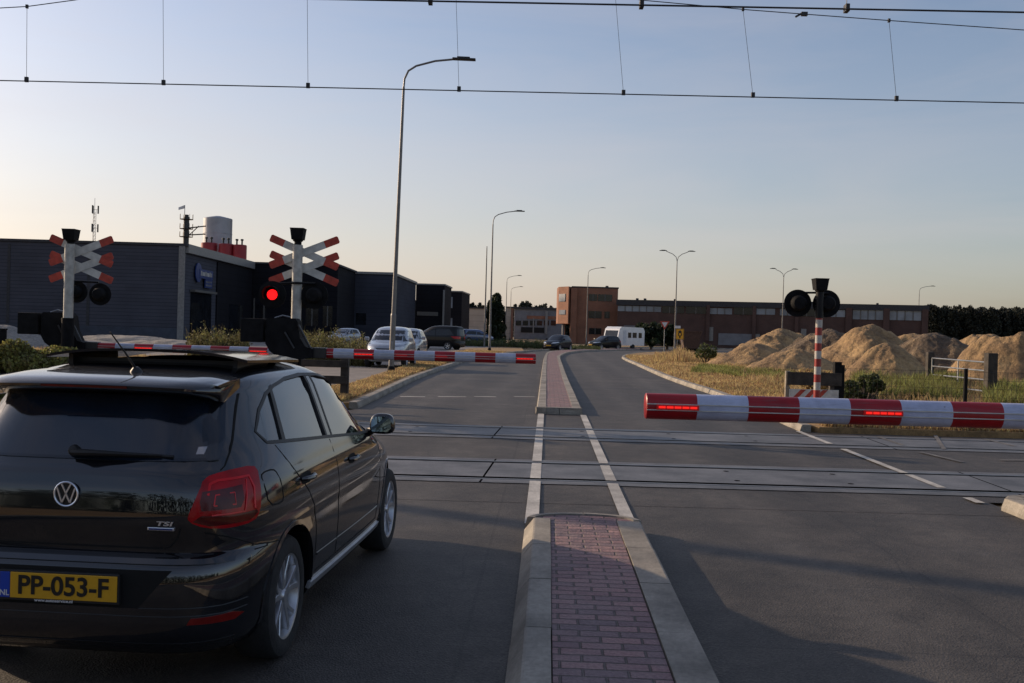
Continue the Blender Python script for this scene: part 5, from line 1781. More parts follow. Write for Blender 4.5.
# field gate
t = thing('field_gate', 'galvanised field gate between two thick wooden posts near the right edge', 'gate', tuple(gp(930, 386, .1)))
L_ = t.location.copy()
ga = gp(930.5, 386, .1); gb = gp(986, 401, .1)
def onl(p0, zz): return Vector((p0.x, p0.y, zz)) - L_
for px, p0, w, yt in ((928.5, ga, .24, 352), (989, gb, .27, 353)):
    z1 = at(px, yt, p0.y).z
    g_ = MB(); q = onl(p0, .1); g_.box(q.x - w / 2 + (-.05 if p0 is ga else .1), q.x + w / 2 + (-.05 if p0 is ga else .1), q.y - w / 2, q.y + w / 2, 0, z1 - .1, bev=.02); g_.build('gate_post', M['wood'], t)
g_ = MB()
for (ya, yb) in ((358, 362.5), (366, 371), (374.5, 380), (384, 391.5)):
    A = Vector((ga.x, ga.y, at(931, ya, ga.y).z)) - L_; B = Vector((gb.x, gb.y, at(985, yb, gb.y).z)) - L_
    g_.tube([A, B], .024, n=8)
for f in (.02, .55, .97):
    A = Vector((ga.x, ga.y, 0)).lerp(Vector((gb.x, gb.y, 0)), f)
    za = at(931, 358, ga.y).z * (1 - f) + at(985, 362.5, gb.y).z * f; zb_ = at(931, 384, ga.y).z * (1 - f) + at(985, 391.5, gb.y).z * f
    g_.tube([Vector((A.x, A.y, za)) - L_, Vector((A.x, A.y, zb_)) - L_], .022, n=8)
g_.build('gate_bars', M['galv'], t)

# wire mesh fence
YW = 21.6
x0 = at(843, 380, YW).x; x1 = at(1100, 380, YW).x
t = thing('wire_fence', 'low wire mesh fence on thin dark posts in front of the green grass', 'fence', (x0, YW, .1))
for px in (843, 966, 1090):
    q = at(px, 365 + (px - 843) * .03, YW)
    MB().box(q.x - x0 - .035, q.x - x0 + .035, -.03, .03, 0, q.z - .1, bev=.006).build('post', M['black_matt'], t)
mb = MB()
H0 = at(843, 367, YW).z - .1
x = .05
while x < x1 - x0:
    mb.box(x - .002, x + .002, -.002, .002, 0, H0 - .02); x += .10
for k in range(6):
    z = .05 + (H0 - .08) * k / 5
    mb.tube([(0, 0, z), (x1 - x0, 0, z)], .003, n=4)
mb.build('wire_mesh', M['blackish_metal'], t)
b = at(3, 340, 19.4)
t = thing('marker_post', 'short black post standing in the bush at the left edge', 'post', (b.x, 19.4, 0))
MB().box(-.05, .05, -.05, .05, 0, at(3, 330, 19.4).z, bev=.01).build('post', M['black_matt'], t)
MB().box(-.06, .06, -.06, .06, at(3, 330, 19.4).z, at(3, 330, 19.4).z + .03, bev=.01).build('cap', M['black_matt'], t)

# ------------------------------------------------------------------ signs on the far side
YS = 108
b = at(664, 346, YS)
t = thing('warning_sign', 'red and white triangular road sign on a thin pole beside the caravan', 'road sign', (b.x, YS, 0))
zc = at(664, 324, YS).z
MB().tube([(0, 0, 0), (0, 0, zc + .2)], .04, n=8).build('pole', M['galv'], t)
tri = lambda r, y: [(r * math.sin(a), zc + r * math.cos(a)) for a in (PI, PI + 2 * PI / 3, PI + 4 * PI / 3)]
pn = MB().prism(tri(.62, 0), 'Y', -.06, -.045).build('sign_panel', M['signal_red'], t)
MB().prism(tri(.36, 0), 'Y', -.068, -.06).build('sign_face', M['white'], pn)
YS = 104
b = at(679.5, 346, YS)
t = thing('yellow_sign', 'yellow roadwork board with a black arrow symbol, under a double-arm lamp', 'road sign', (b.x, YS, 0))
z1 = at(679, 328.7, YS).z; z0 = at(679, 339.5, YS).z
for s in (-.25, .25): MB().box(s - .03, s + .03, -.03, .03, 0, z0 + .1).build('post', M['galv'], t)
MB().box(-.42, .42, -.06, -.032, z0, z1, bev=.01).build('board', M['yellow'], t)
mb = MB(); c = (z0 + z1) / 2
mb.box(-.40, .40, -.066, -.061, z1 - .06, z1 - .02).box(-.40, .40, -.066, -.061, z0 + .02, z0 + .06).box(-.40, -.36, -.066, -.061, z0 + .06, z1 - .06).box(.36, .40, -.066, -.061, z0 + .06, z1 - .06)
mb.lathe([(.22, 0), (.22, .006), (.13, .006), (.13, 0)], origin=(0, -.060, c - .02), axis=(0, -1, 0), n=20)
mb.prism([(-.26, c + .18), (0, c + .42), (.26, c + .18)], 'Y', -.068, -.061).box(-.06, .06, -.066, -.061, c - .42, c - .15)
mb.build('arrow_symbol', M['ink'], t)
MB().box(-.55, .05, -.05, -.03, z1 + .03, z1 + .30, bev=.01).build('top_plate', M['white'], t)
YS = 112
b = at(690, 340, YS)
t = thing('waste_skip', 'rust brown open container behind the yellow sign', 'skip', (b.x, YS, 0))
t.scale = (1, 1, 1.45)
MB().add([(-.75, -.8, .25), (.75, -.8, .25), (.75, .8, .25), (-.75, .8, .25), (-1.15, -.9, 1.55), (1.15, -.9, 1.55), (1.15, .9, 1.55), (-1.15, .9, 1.55)], [(3, 2, 1, 0), (0, 1, 5, 4), (1, 2, 6, 5), (2, 3, 7, 6), (3, 0, 4, 7)]).build('tub', M['rust'], t)
MB().box(-1.2, 1.2, -.96, -.9, 1.48, 1.6).box(-1.2, 1.2, .9, .96, 1.48, 1.6).box(-1.2, -1.14, -.9, .9, 1.48, 1.6).box(1.14, 1.2, -.9, .9, 1.48, 1.6).build('rim', M['rust'], t)
MB().box(-.9, .9, -.7, .7, 0, .25).build('skid', M['black_matt'], t)
# ------------------------------------------------------------------ buildings
def vplane(A, B):
    """vertical plane through two ground points: pixel -> (distance along, z)"""
    A = Vector((A.x, A.y, 0)); B = Vector((B.x, B.y, 0)); d = (B - A).normalized(); n = Vector((-d.y, d.x, 0))
    O = Vector((0, 0, HC))
    def f(px, py):
        r = ray(px, py); t = n.dot(A - O) / n.dot(r); q = O + r * t
        return (q - A).dot(d), q.z
    return f, A, d, n


def fbox(mb, A, d, n, u0, u1, z0, z1, dep0, dep1, loc):
    """box on a facade: u along, z up, depth along -n (towards the viewer is positive)"""
    vs = []
    for z in (z0, z1):
        for u, w in ((u0, dep0), (u1, dep0), (u1, dep1), (u0, dep1)):
            q = A + d * u - n * w; vs.append((q.x - loc.x, q.y - loc.y, z))
    mb.add(vs, [(0, 3, 2, 1), (4, 5, 6, 7), (0, 1, 5, 4), (1, 2, 6, 5), (2, 3, 7, 6), (3, 0, 4, 7)])


class Facade:
    def __init__(s, root, A, B):
        s.f, s.A, s.d, s.n = vplane(A, B); s.root = root; s.loc = root.location
        if s.n.y < 0: s.n = -s.n
    def box(s, name, m, px0, py0, px1, py1, d0=-.02, d1=.05, parent=None, mb=None):
        u0, z1 = s.f(px0, py0); u1, z0 = s.f(px1, py1)
        if u0 > u1: u0, u1 = u1, u0
        if z0 > z1: z0, z1 = z1, z0
        own = mb is None
        if own: mb = MB()
        fbox(mb, s.A, s.d, s.n, u0, u1, z0, z1, d0, d1, s.loc)
        if own: return mb.build(name, m, parent or s.root)


def block(root, name, m, foot, z0, z1):
    l = root.location
    return MB().prism([(p[0] - l.x, p[1] - l.y) for p in foot], 'Z', z0, z1).build(name, m, root)


def wx(px, Y): return at(px, 330, Y).x

# grey warehouse
HW = 8.15
xr = wx(183, 85)
t = thing('warehouse', 'long low grey ribbed-clad warehouse at the left with a blue sign on its end', 'building', (-60, 85, 0), 0, 'flat-roofed buildings along the left')
xl = -78
foot = [(xl, 85), (xr, 85), (xr - .2, 107), (xl, 107)]
block(t, 'wall', M['clad_grey'], foot, .0, HW)
block(t, 'roof', M['roof_dark'], [(xl - .15, 84.85), (xr + .25, 84.85), (xr + .1, 107.2), (xl - .15, 107.2)], HW, HW + .22)
f1 = Facade(t, Vector((xl, 85, 0)), Vector((xr, 85, 0)))
MB().box(xl + 60, xr + 60 + .03, -.10, -.003, 0, 1.15).build('plinth', M['plinth'], t)
for px in (8, 88): f1.box('cladding_joint', M['roof_dark'], px, 244, px + .7, 336, .0, .03)
f1.box('corner_column', M['fascia'], 179.5, 245, 183.2, 341, .0, .12)
f2 = Facade(t, Vector((xr, 85, 0)), Vector((xr - .2, 107, 0)))
# facing right/forward: build end-wall details directly
l = t.location
ex = xr - l.x
mb = MB().box(ex + .02, ex + .30, .1, 22, HW - .55, HW + .2); mb.build('fascia', M['fascia'], t)
for y0, y1, z0, z1, nm, mm in ((1.8, 7.6, 0.3, 4.3, 'entrance_door', 'darkglass'), (9.4, 21.9, .1, 7.5, 'dark_panel', 'clad_black'), (13.5, 18.5, .4, 3.6, 'window', 'darkglass')):
    MB().box(ex - .02, ex + (.04 if nm == 'dark_panel' else .07), y0, y1, z0, z1).build(nm, M[mm], t)
MB().box(ex + .02, ex + .5, 1.5, 7.9, 4.35, 4.55).build('canopy', M['frame'], t)
# blue sign on the recessed dark wall, lettering too small to read
sb = thing('wall_sign', 'blue company sign with pale lines of lettering on the grey warehouse end wall', 'sign', (xr + .10, 86.8, 0))
def endz(px, py, Y): return at(px, py, Y).z
zc_ = endz(196, 273, 89)
MB().lathe([(0, 0), (.85, 0), (.85, .1), (0, .1)], origin=(0, 1.5, zc_), axis=(1, 0, 0), n=24).build('logo_disc', M['sign_blue'], sb)
MB().box(0, .12, 1.6, 5.6, zc_ - .45, zc_ + .35).build('panel', M['sign_blue'], sb)
MB().box(.0, .12, 3.4, 5.4, zc_ - 1.25, zc_ - .47).build('panel', M['sign_blue'], sb)
wv_ = MB(); y = 2.0
for k in range(8):
    wv_.box(.121, .14, y, y + .30, zc_ - .22, zc_ + (.12 if k % 3 else .2)); y += .42
wv_.build('lettering', M['line'], sb)
wv_ = MB(); y = 3.5
for k in range(7):
    wv_.box(.121, .135, y, y + .16, zc_ - .78, zc_ - .64); wv_.box(.121, .135, y, y + .16, zc_ - 1.08, zc_ - .95); y += .25
wv_.build('lettering', M['fascia'], sb)

# dark entrance block
xa, xb = wx(228, 107), wx(336, 107)
t = thing('office_block', 'nearly black flat office block joining the grey warehouse, behind the lit signal', 'building', (xa, 107, 0), 0, 'flat-roofed buildings along the left')
zt_ = at(290, 264.6, 107).z
block(t, 'wall', M['clad_black'], [(xa, 107.3), (xb, 107.3), (xb, 119), (xa, 119)], 0, zt_)
block(t, 'roof', M['roof_dark'], [(xa - .1, 107.1), (xb + .2, 107.1), (xb + .2, 119.2), (xa - .1, 119.2)], zt_, zt_ + .2)
f = Facade(t, Vector((xa, 107.3, 0)), Vector((xb, 107.3, 0)))
for a, b_ in ((249, 259), (262, 266)):
    w = f.box('window', M['darkglass'], a, 298, b_, 331, -.05, .02)
    f.box('mullion', M['frame'], (a + b_) / 2 - .3, 298, (a + b_) / 2 + .3, 331, .02, .05, parent=w)
for a, b_ in ((306, 318), (323, 332)):
    w = f.box('window', M['darkglass'], a, 306, b_, 326, -.05, .02)
    f.box('mullion', M['frame'], (a + b_) / 2 - .3, 306, (a + b_) / 2 + .3, 326, .02, .05, parent=w)

# slate block behind the lamp
t = thing('office_block', 'slate blue flat block with a pale roof edge behind the tall lamp post', 'building', (wx(352, 120), 120, 0), 0, 'flat-roofed buildings along the left')
x0, x1 = wx(350, 120), wx(392, 120); x2 = wx(415, 143)
zt_ = at(372, 274.2, 120).z
block(t, 'wall', M['clad_blue'], [(x0 - 6, 121), (x0, 120), (x1, 120), (x2, 142.5), (x0 - 6, 142.5)], 0, zt_)
block(t, 'roof', M['fascia'], [(x0 - 6.2, 120.9), (x0, 119.8), (x1 + .15, 119.8), (x2 + .2, 142.6), (x0 - 6.2, 142.6)], zt_, zt_ + .28)
f = Facade(t, Vector((x0, 120, 0)), Vector((x1, 120, 0)))
w = f.box('window', M['darkglass'], 356, 313, 366, 325, -.05, .02)
f.box('door', M['black'], 340, 296, 349, 325, .0, 1.05)
# black blocks
x0, x1 = wx(415, 144), wx(443.5, 144)
t = thing('black_block', 'larger black box-shaped building with a faint grey name band', 'building', (x0, 144, 0), 0, 'flat-roofed buildings along the left')
zt_ = at(430, 285, 144).z
xe = wx(449.5, 152)
block(t, 'wall', M['clad_black'], [(x0, 144), (x1, 144), (xe, 154), (x0, 154)], 0, zt_)
block(t, 'roof', M['fascia'], [(x0 - .1, 143.9), (x1 + .1, 143.9), (xe + .15, 154.1), (x0 - .1, 154.1)], zt_, zt_ + .2)
f = Facade(t, Vector((x0, 144, 0)), Vector((x1, 144, 0)))
f.box('name_band', M['frame'], 417, 311.5, 438, 316, .0, .08)
f.box('downpipe', M['fascia'], 443.2, 290, 443.8, 330, .0, .2)
x0, x1 = wx(450.5, 168), wx(461, 168)
t = thing('black_block', 'narrow black building at the end of the row, with a pale window slot', 'building', (x0, 168, 0), 0, 'flat-roofed buildings along the left')
zt_ = at(456, 292, 168).z
block(t, 'wall', M['clad_black'], [(x0 - 1.5, 168), (x1, 168), (x1 + .8, 180), (x0 - 1.5, 180)], 0, zt_)
block(t, 'roof', M['fascia'], [(x0 - 1.6, 167.9), (x1 + .1, 167.9), (x1 + .9, 180.1), (x0 - 1.6, 180.1)], zt_, zt_ + .2)
f = Facade(t, Vector((x0, 168, 0)), Vector((x1, 168, 0)))
f.box('window', M['paleglass'], 450.6, 297, 452.4, 308, .0, .06); f.box('window', M['paleglass'], 450.4, 318, 452.2, 328, .0, .06)

# cream shed
x0, x1 = wx(459, 205), wx(484, 205)
t = thing('cream_shed', 'low cream-clad industrial shed between the black block and the conifer', 'building', (x0, 205, 0))
zt_ = at(472, 308.5, 205).z
block(t, 'wall', M['clad_cream'], [(x0 - 8, 205), (x1, 205), (x1, 225), (x0 - 8, 225)], 0, zt_)
block(t, 'roof', M['roof_dark'], [(x0 - 8.1, 204.8), (x1 + .2, 204.8), (x1 + .2, 225), (x0 - 8.1, 225)], zt_, zt_ + .25)
f = Facade(t, Vector((x0, 205, 0)), Vector((x1, 205, 0)))
f.box('window', M['darkglass'], 462, 318, 469, 324, .0, .1)
f.box('window_frame', M['fascia'], 465.2, 318, 465.8, 324, .1, .14)

# far orange gatehouse and long low works building at the road's end
x0, x1 = wx(505.5, 215), wx(513, 215)
t = thing('brick_gatehouse', 'small orange brick and cream block just right of the conifer', 'building', (x0, 215, 0))
zt_ = at(509, 307.5, 215).z
block(t, 'wall', M['clad_cream'], [(x0, 215), (x0 + 1.1, 215), (x0 + 1.1, 222), (x0, 222)], 0, zt_)
block(t, 'brick_wing', M['brick'], [(x0 + 1.1, 214.7), (x1, 214.7), (x1, 222), (x0 + 1.1, 222)], 0, zt_ - .1)
block(t, 'roof', M['roof_dark'], [(x0 - .1, 214.5), (x1 + .1, 214.5), (x1 + .1, 222.2), (x0 - .1, 222.2)], zt_, zt_ + .2)
x0, x1 = wx(514, 235), wx(562, 235)
t = thing('works_building', 'grey works building with an orange band, left of the brick tower', 'building', (x0, 235, 0))
zt_ = at(535, 309.5, 235).z
block(t, 'wall', M['panel_grey'], [(x0, 235), (x1, 235), (x1, 250), (x0, 250)], 0, zt_)
block(t, 'roof', M['roof_dark'], [(x0 - .2, 234.6), (x1 + .2, 234.6), (x1 + .2, 250), (x0 - .2, 250)], zt_, zt_ + .5)
f = Facade(t, Vector((x0, 235, 0)), Vector((x1, 235, 0)))
f.box('brick_band', M['brick'], 527, 315.5, 556, 319.5, .0, .15)
for k in range(6):
    a = 516 + k * 7
    f.box('window', M['darkglass'], a, 320.5, a + 5, 325.5, .0, .1)
f.box('column', M['fascia'], 545.5, 311, 547.2, 334, .0, .5); f.box('column', M['fascia'], 533, 318, 533.7, 334, .0, .3)
f.box('shutter', M['black'], 521, 327, 544, 333, .0, .1)

# brick tower
Y = 170
x0, x1 = wx(571, Y), wx(617, Y)
t = thing('brick_tower', 'square orange brick office tower with a jutting window bay on its left', 'building', (x0, Y, 0))
zt_ = at(594, 288, Y).z
block(t, 'wall', M['brick'], [(x0, Y), (x1, Y), (x1 + .6, Y + 14), (x0 + 1, Y + 14)], 0, zt_)
block(t, 'roof', M['roof_dark'], [(x0 - .1, Y - .1), (x1 + .1, Y - .1), (x1 + .7, Y + 14), (x0 + .9, Y + 14)], zt_, zt_ + .22)
bx0 = wx(557.5, Y + 1.6); bx1 = wx(567.5, Y - 1.2)
z0 = at(563, 323.5, Y).z
bay = block(t, 'window_bay', M['brick'], [(bx0, Y + 1.6), (bx1, Y - 1.2), (x0 + .0, Y + .6), (x0, Y + 8), (bx0, Y + 8)], z0, zt_ + .1)
f = Facade(t, Vector((bx0, Y + 1.6, 0)), Vector((bx1, Y - 1.2, 0)))
for ya, yb, mm in ((294, 301.5, 'paleglass'), (310, 314.5, 'paleglass')):
    w = f.box('bay_window', M[mm], 559.5, ya, 565.5, yb, .0, .10, parent=bay)
MB().tube([(bx0 + 1.0 - t.location.x, 1.4, 0), (bx0 + 1.0 - t.location.x, 1.4, z0)], .28, n=12).build('column', M['fascia'], t)
f = Facade(t, Vector((x0, Y, 0)), Vector((x1, Y, 0)))
f.box('pilaster', M['brick'], 571, 288, 575.5, 343, .0, .7)
for a, b_, ya, yb in ((589, 597, 294, 301), (598, 612, 294.3, 301.5), (588.5, 601.5, 311, 318.5), (604.5, 609.5, 311.5, 318.5), (589, 601, 328, 334.5)):
    w = f.box('window', M['darkglass'], a, ya, b_, yb, -.1, .06)
    f.box('mullion', M['frame'], (a + b_) / 2 - .25, ya, (a + b_) / 2 + .25, yb, .06, .12, parent=w)
f.box('chimney', M['roof_dark'], 606.5, 285.5, 609, 289, -2, -1)

# long brick hall
A = Vector((wx(617, 166), 166, 0)); B = Vector((wx(927, 154), 154, 0))
t = thing('brick_hall', 'long low dark brick factory hall with a strip of high windows behind the sand heaps', 'building', (A.x, A.y, 0))
f = Facade(t, A, B)
zt_ = (at(617, 299.5, 166).z + at(927, 305.5, 154).z) / 2
n_ = f.n
back = n_ * 30
block(t, 'wall', M['brick_dark'], [(A.x, A.y), (B.x, B.y), (B.x + back.x, B.y + back.y), (A.x + back.x, A.y + back.y)], 0, zt_ - .9)
fas = MB(); fbox(fas, f.A, f.d, f.n, -.2, (B - A).length + .2, zt_ - .9, zt_, -30.1, .35, t.location); fas.build('roof', M['roof_dark'], t)
def yy(px, off): return 299.2 + (px - 617) * .0197 + off
for a, b_, mm, o0, o1 in ((618, 661, 'paleglass', 6.5, 12), (662.5, 684, 'darkglass', 6, 13), (686, 706, 'darkglass', 6, 13), (710, 732, 'paleglass', 7, 13), (734, 752.5, 'darkglass', 6, 13), (756.5, 775, 'paleglass', 6.5, 12.5), (780, 795, 'paleglass', 6.5, 13), (798, 824, 'darkglass', 6, 13.5), (827, 845, 'paleglass', 6.5, 13.5), (853, 883, 'paleglass', 3.5, 15.5), (889, 921, 'paleglass', 3.5, 15.5)):
    w = f.box('window', M[mm], a, yy(a, o0), b_, yy(b_, o1), .0, .08)
    n = max(1, int((b_ - a) / 7))
    mb = MB()
    for k in range(1, n):
        q = a + (b_ - a) * k / n
        f.box('', None, q - .3, yy(q, o0), q + .3, yy(q, o1), .08, .16, mb=mb)
    if n > 1: mb.build('mullion', M['frame'], w)
for px in (708, 754, 796.5, 848.5, 886, 924.5):
    f.box('pilaster', M['brick'] if px > 1840 else M['brick_dark'], px - (1.2 if px < 840 else 2.5), yy(px, 4), px + (1.2 if px < 840 else 2.5), yy(px, 40), .0, .45)
for a, b_, o0, o1, mm, nm in ((708.5, 713, 26, 40, 'fascia', 'door'), (718.5, 753, 32, 44, 'panel_grey', 'loading_door'), (755.5, 759.5, 32, 44, 'fascia', 'door'), (801, 806, 26, 40, 'fascia', 'door'), (624, 640, 26, 42, 'panel_grey', 'loading_door')):
    f.box(nm, M[mm], a, yy(a, o0), b_, yy(b_, o1), .0, .12)
for px in (632, 640, 671, 812, 880):
    f.box('roof_vent', M['roof_dark'], px, yy(px, -2.5), px + 2, yy(px, 1), -6, -5)

# ------------------------------------------------------------------ works chimney, silos, phone mast
Y = 150
b = at(184.5, 300, Y)
t = thing('works_chimney', 'dark round stack with platforms and a small flag above the warehouse roof', 'chimney', (b.x, Y, 0))
zt_ = at(184.5, 217, Y).z
MB().tube([(0, 0, 0), (0, 0, zt_)], .42, n=16).tube([(0, 0, zt_), (0, 0, zt_ + .35)], .3, n=12).build('stack', M['blackish_metal'], t)
for py in (219.5, 229, 237):
    z = at(184, py, Y).z
    mb = MB(); mb.lathe([(.42, 0), (1.0, 0), (1.0, .06), (.42, .06)], origin=(0, 0, z), n=12)
    for k in range(8):
        a_ = k * PI / 4; mb.tube([(.98 * math.cos(a_), .98 * math.sin(a_), z), (.98 * math.cos(a_), .98 * math.sin(a_), z + .8)], .03, n=4)
    mb.build('platform', M['blackish_metal'], t)
MB().tube([(.3, 0, at(188, 228, Y).z), (2.9, 0, at(202, 226, Y).z)], .10, n=6).tube([(.3, 0, at(188, 235, Y).z), (2.9, 0, at(202, 234, Y).z)], .10, n=6).tube([(.3, 0, at(188, 236, Y).z), (1.9, 0, at(200, 226, Y).z)], .07, n=6).build('duct', M['blackish_metal'], t)
fz = at(182, 205, Y).z
fl = MB().tube([(-.3, 0, zt_), (-.3, 0, fz)], .05, n=5).build('flag_pole', M['galv'], t)
MB().add([(-.33, 0, fz), (-1.3, .15, fz - .35), (-1.25, .05, fz - .75), (-.33, 0, fz - .5), (-.33, .03, fz), (-1.3, .18, fz - .35), (-1.25, .08, fz - .75), (-.33, .03, fz - .5)], [(0, 1, 2, 3), (7, 6, 5, 4), (0, 4, 5, 1), (1, 5, 6, 2), (2, 6, 7, 3)]).build('flag', M['white'], t)
Y = 170
b = at(216, 300, Y)
t = thing('silo', 'tall pale grey cylindrical silo above the warehouse roof', 'silo', (b.x, Y, 0))
zt_ = at(216, 219, Y).z; r_ = (at(230, 300, Y).x - at(202, 300, Y).x) / 2
MB().lathe([(r_, 0), (r_, zt_), (r_ * .96, zt_ + .1), (r_ * .2, zt_ + .5), (0, zt_ + .5)], n=40).build('tank', M['silo_grey'], t)
mb = MB()
for k in range(1, 7): mb.lathe([(r_, 0), (r_ + .04, .02), (r_ + .04, .1), (r_, .12)], origin=(0, 0, zt_ * k / 7 + .2), n=40)
mb.tube([(r_ + .1, -.4, 0), (r_ + .1, -.4, zt_)], .06, n=4)
mb.build('hoop', M['silo_grey'], t)
for px, w, py, lab in ((208, 8, 243.5, 'leftmost of the three red silo drums under the grey silo'), (225, 7.5, 244.5, 'middle one of the three red silo drums'), (238.5, 6.8, 245.5, 'rightmost red silo drum with two vent pipes on top')):
    b = at(px, 300, 165); r_ = w * .165
    t = thing('red_silo', lab, 'silo', (b.x, 165, 0), 0, 'red drums behind the warehouse')
    z = at(px, py, 165).z
    MB().lathe([(r_, 0), (r_, z), (r_ * .9, z + .1), (0, z + .12)], n=28).build('drum', M['silo_red'], t)
    mb = MB()
    for q in (-.5, .35): mb.tube([(q, 0, z), (q, 0, z + .9)], .14, n=8).lathe([(.24, .8), (.24, 1.05), (0, 1.1)], origin=(q, 0, z), n=10)
    mb.build('vent_pipe', M['blackish_metal'], t)
Y = 300
b = at(92.5, 300, Y)
t = thing('phone_mast', 'slender lattice phone mast with antenna panels behind the grey warehouse', 'mast', (b.x, Y, 0))
zt_ = at(92.5, 203, Y).z
mb = MB(); w = .45
cs = [(w, 0), (-w / 2, w * .87), (-w / 2, -w * .87)]
for cx, cy in cs: mb.tube([(cx, cy, 0), (cx, cy, zt_ - 2)], .07, n=4)
z = 0; k = 0
while z < zt_ - 3:
    for i in range(3):
        a_, b_ = cs[i], cs[(i + 1) % 3]; mb.tube([(a_[0], a_[1], z), (b_[0], b_[1], z + 1.1)], .04, n=3, cap=False)
    z += 1.1
mb.tube([(0, 0, zt_ - 2), (0, 0, zt_ + 1.5)], .06, n=5)
mb.build('lattice', M['galv'], t)
for py in (209.5, 228):
    z = at(92, py, Y).z
    mb = MB()
    for k in range(3):
        a_ = k * 2 * PI / 3 + .3; cx, cy = 1.0 * math.cos(a_), 1.0 * math.sin(a_)
        mb.box(cx - .18, cx + .18, cy - .12, cy + .12, z - 1.2, z + 1.2).tube([(0, 0, z), (cx, cy, z)], .05, n=4)
    mb.build('antenna_panel', M['blackish_metal'], t)

# ------------------------------------------------------------------ vegetation
def shrub(name, label, cat, centers, radii, per, size, m, loc, stem=True, group=None, seed=1):
    rg = np.random.default_rng(seed)
    t = thing(name, label, cat, loc, 0, group)
    C_ = np.array(centers) - np.array([loc[0], loc[1], loc[2]])
    V, Fq = leaf_cloud(C_, radii, per, size, rg)
    mesh_np('foliage', V, Fq, M[m], t)
    if stem:
        mb = MB()
        for c in C_[::max(1, len(C_) // 14)]:
            mb.tube([(c[0] * .25, c[1] * .25, 0), (c[0] * .7, c[1] * .7, c[2] * .5), tuple(c)], [.03, .02, .006], n=5)
        mb.build('stem', M['bark'], t)
    return t

# bush on the left
rg = np.random.default_rng(3)
cs_, rs_ = [], []
for k in range(95):
    px = rg.uniform(-60, 76); Yb = rg.uniform(19.0, 20.2)
    topy = np.interp(px, [-60, 0, 20, 45, 62, 76], [334, 337, 337, 339, 347, 359]) + rg.uniform(2, 7)
    py = rg.uniform(topy, 400)
    q = at(px, py, Yb)
    cs_.append((q.x, q.y, max(q.z, .15))); rs_.append((.30, .32, .20))
shrub('bush', 'dense olive green bush at the left edge in front of the far left barrier', 'bush', cs_, rs_, 700, .045, 'leaf_olive', (at(10, 380, 19.6).x, 19.6, 0), seed=3)
# conifer
b = at(495, 340, 150)
t = thing('conifer', 'dark dense conifer standing just right of the second street lamp', 'tree', (b.x, 150, 0))
zt_ = at(495, 294, 150).z
MB().tube([(0, 0, 0), (.05, 0, zt_ * .5), (0, 0, zt_ * .95)], [.22, .12, .02], n=8).build('trunk', M['bark'], t)
cs_, rs_ = [], []
for k in range(60):
    h = rg.uniform(.08, .97); rr = 1.35 * (1 - h ** 3) ** .6
    a_ = rg.uniform(0, 2 * PI); q = rr * rg.uniform(.2, 1)
    cs_.append((q * math.cos(a_), q * math.sin(a_), h * zt_)); rs_.append((.5, .5, .6))
V, Fq = leaf_cloud(cs_, rs_, 160, .22, rg); mesh_np('crown', V, Fq, M['leaf_dark'], t)

def tree(label, px, topy, Y, rad, m='leaf_dark', group='dark trees beside the caravan', seed=5, leaf=.25, n=45, per=130, zb=.25, name='broadleaf_tree'):
    rg = np.random.default_rng(seed)
    b = at(px, 340, Y); t = thing(name, label, 'tree', (b.x, Y, 0), 0, group)
    zt = at(px, topy, Y).z
    mb = MB().tube([(0, 0, 0), (.1, 0, zt * .35), (-.05, .1, zt * .7)], [.2, .13, .05], n=8)
    cs, rs = [], []
    for k in range(n):
        d = rg.normal(size=3); d /= np.linalg.norm(d); u = rg.uniform(.3, 1)
        c = (d[0] * rad * u, d[1] * rad * u, zt * (zb + (1 - zb) * .5) + d[2] * u * zt * (1 - zb) * .45)
        cs.append(c); s = rg.uniform(.2, .38) * rad; rs.append((s, s, s * .7))
        if k % 5 == 0: mb.tube([(0, 0, zt * .35), (c[0] * .5, c[1] * .5, c[2] * .8), c], [.06, .04, .015], n=5)
    mb.build('trunk', M['bark'], t)
    V, F_ = leaf_cloud(cs, rs, per, leaf, rg); mesh_np('crown', V, F_, M[m], t)
    return t
tree('dark round tree directly right of the white caravan', 651, 319.5, 122, 1.75, seed=5, n=70, zb=.08)
tree('dark tree behind the triangular warning sign', 667, 323, 124, 1.6, seed=6, n=70, zb=.08)

# woods behind, read as one mass
def woods(name, px0, px1, Y, hfun, n, size, seed, m='leaf_dark'):
    rg = np.random.default_rng(seed)
    cs, rs = [], []
    for k in range(n):
        px = px0 + (px1 - px0) * (k + rg.uniform(-.5, .5)) / n
        q = at(px, 330, Y + rg.uniform(0, 14)); h = hfun(px) * rg.uniform(.92, 1.05)
        for z in np.arange(.05, 1, .14):
            w = (1.0 - .80 * z ** 2) * h * .14
            cs.append((q.x + rg.uniform(-.6, .6), q.y + rg.uniform(-1, 1), h * z)); rs.append((w, w, h * .11))
    V, F_ = leaf_cloud(cs, rs, 60, size, rg)
    return tag(mesh_np(name, V, F_, M[m]), 'continuous dark wood along the horizon' if px0 > 800 else 'line of far treetops above the roofs', 'woods', kind='stuff')
woods('distant_woods', 920, 1330, 258, lambda p: 11.6, 560, .42, 21, 'wood_dark')
woods('distant_treeline', 380, 960, 320, lambda p: 10.6 + 2.6 * noise.noise((p * .06, 0, 0)), 330, .6, 22, 'wood_dark')
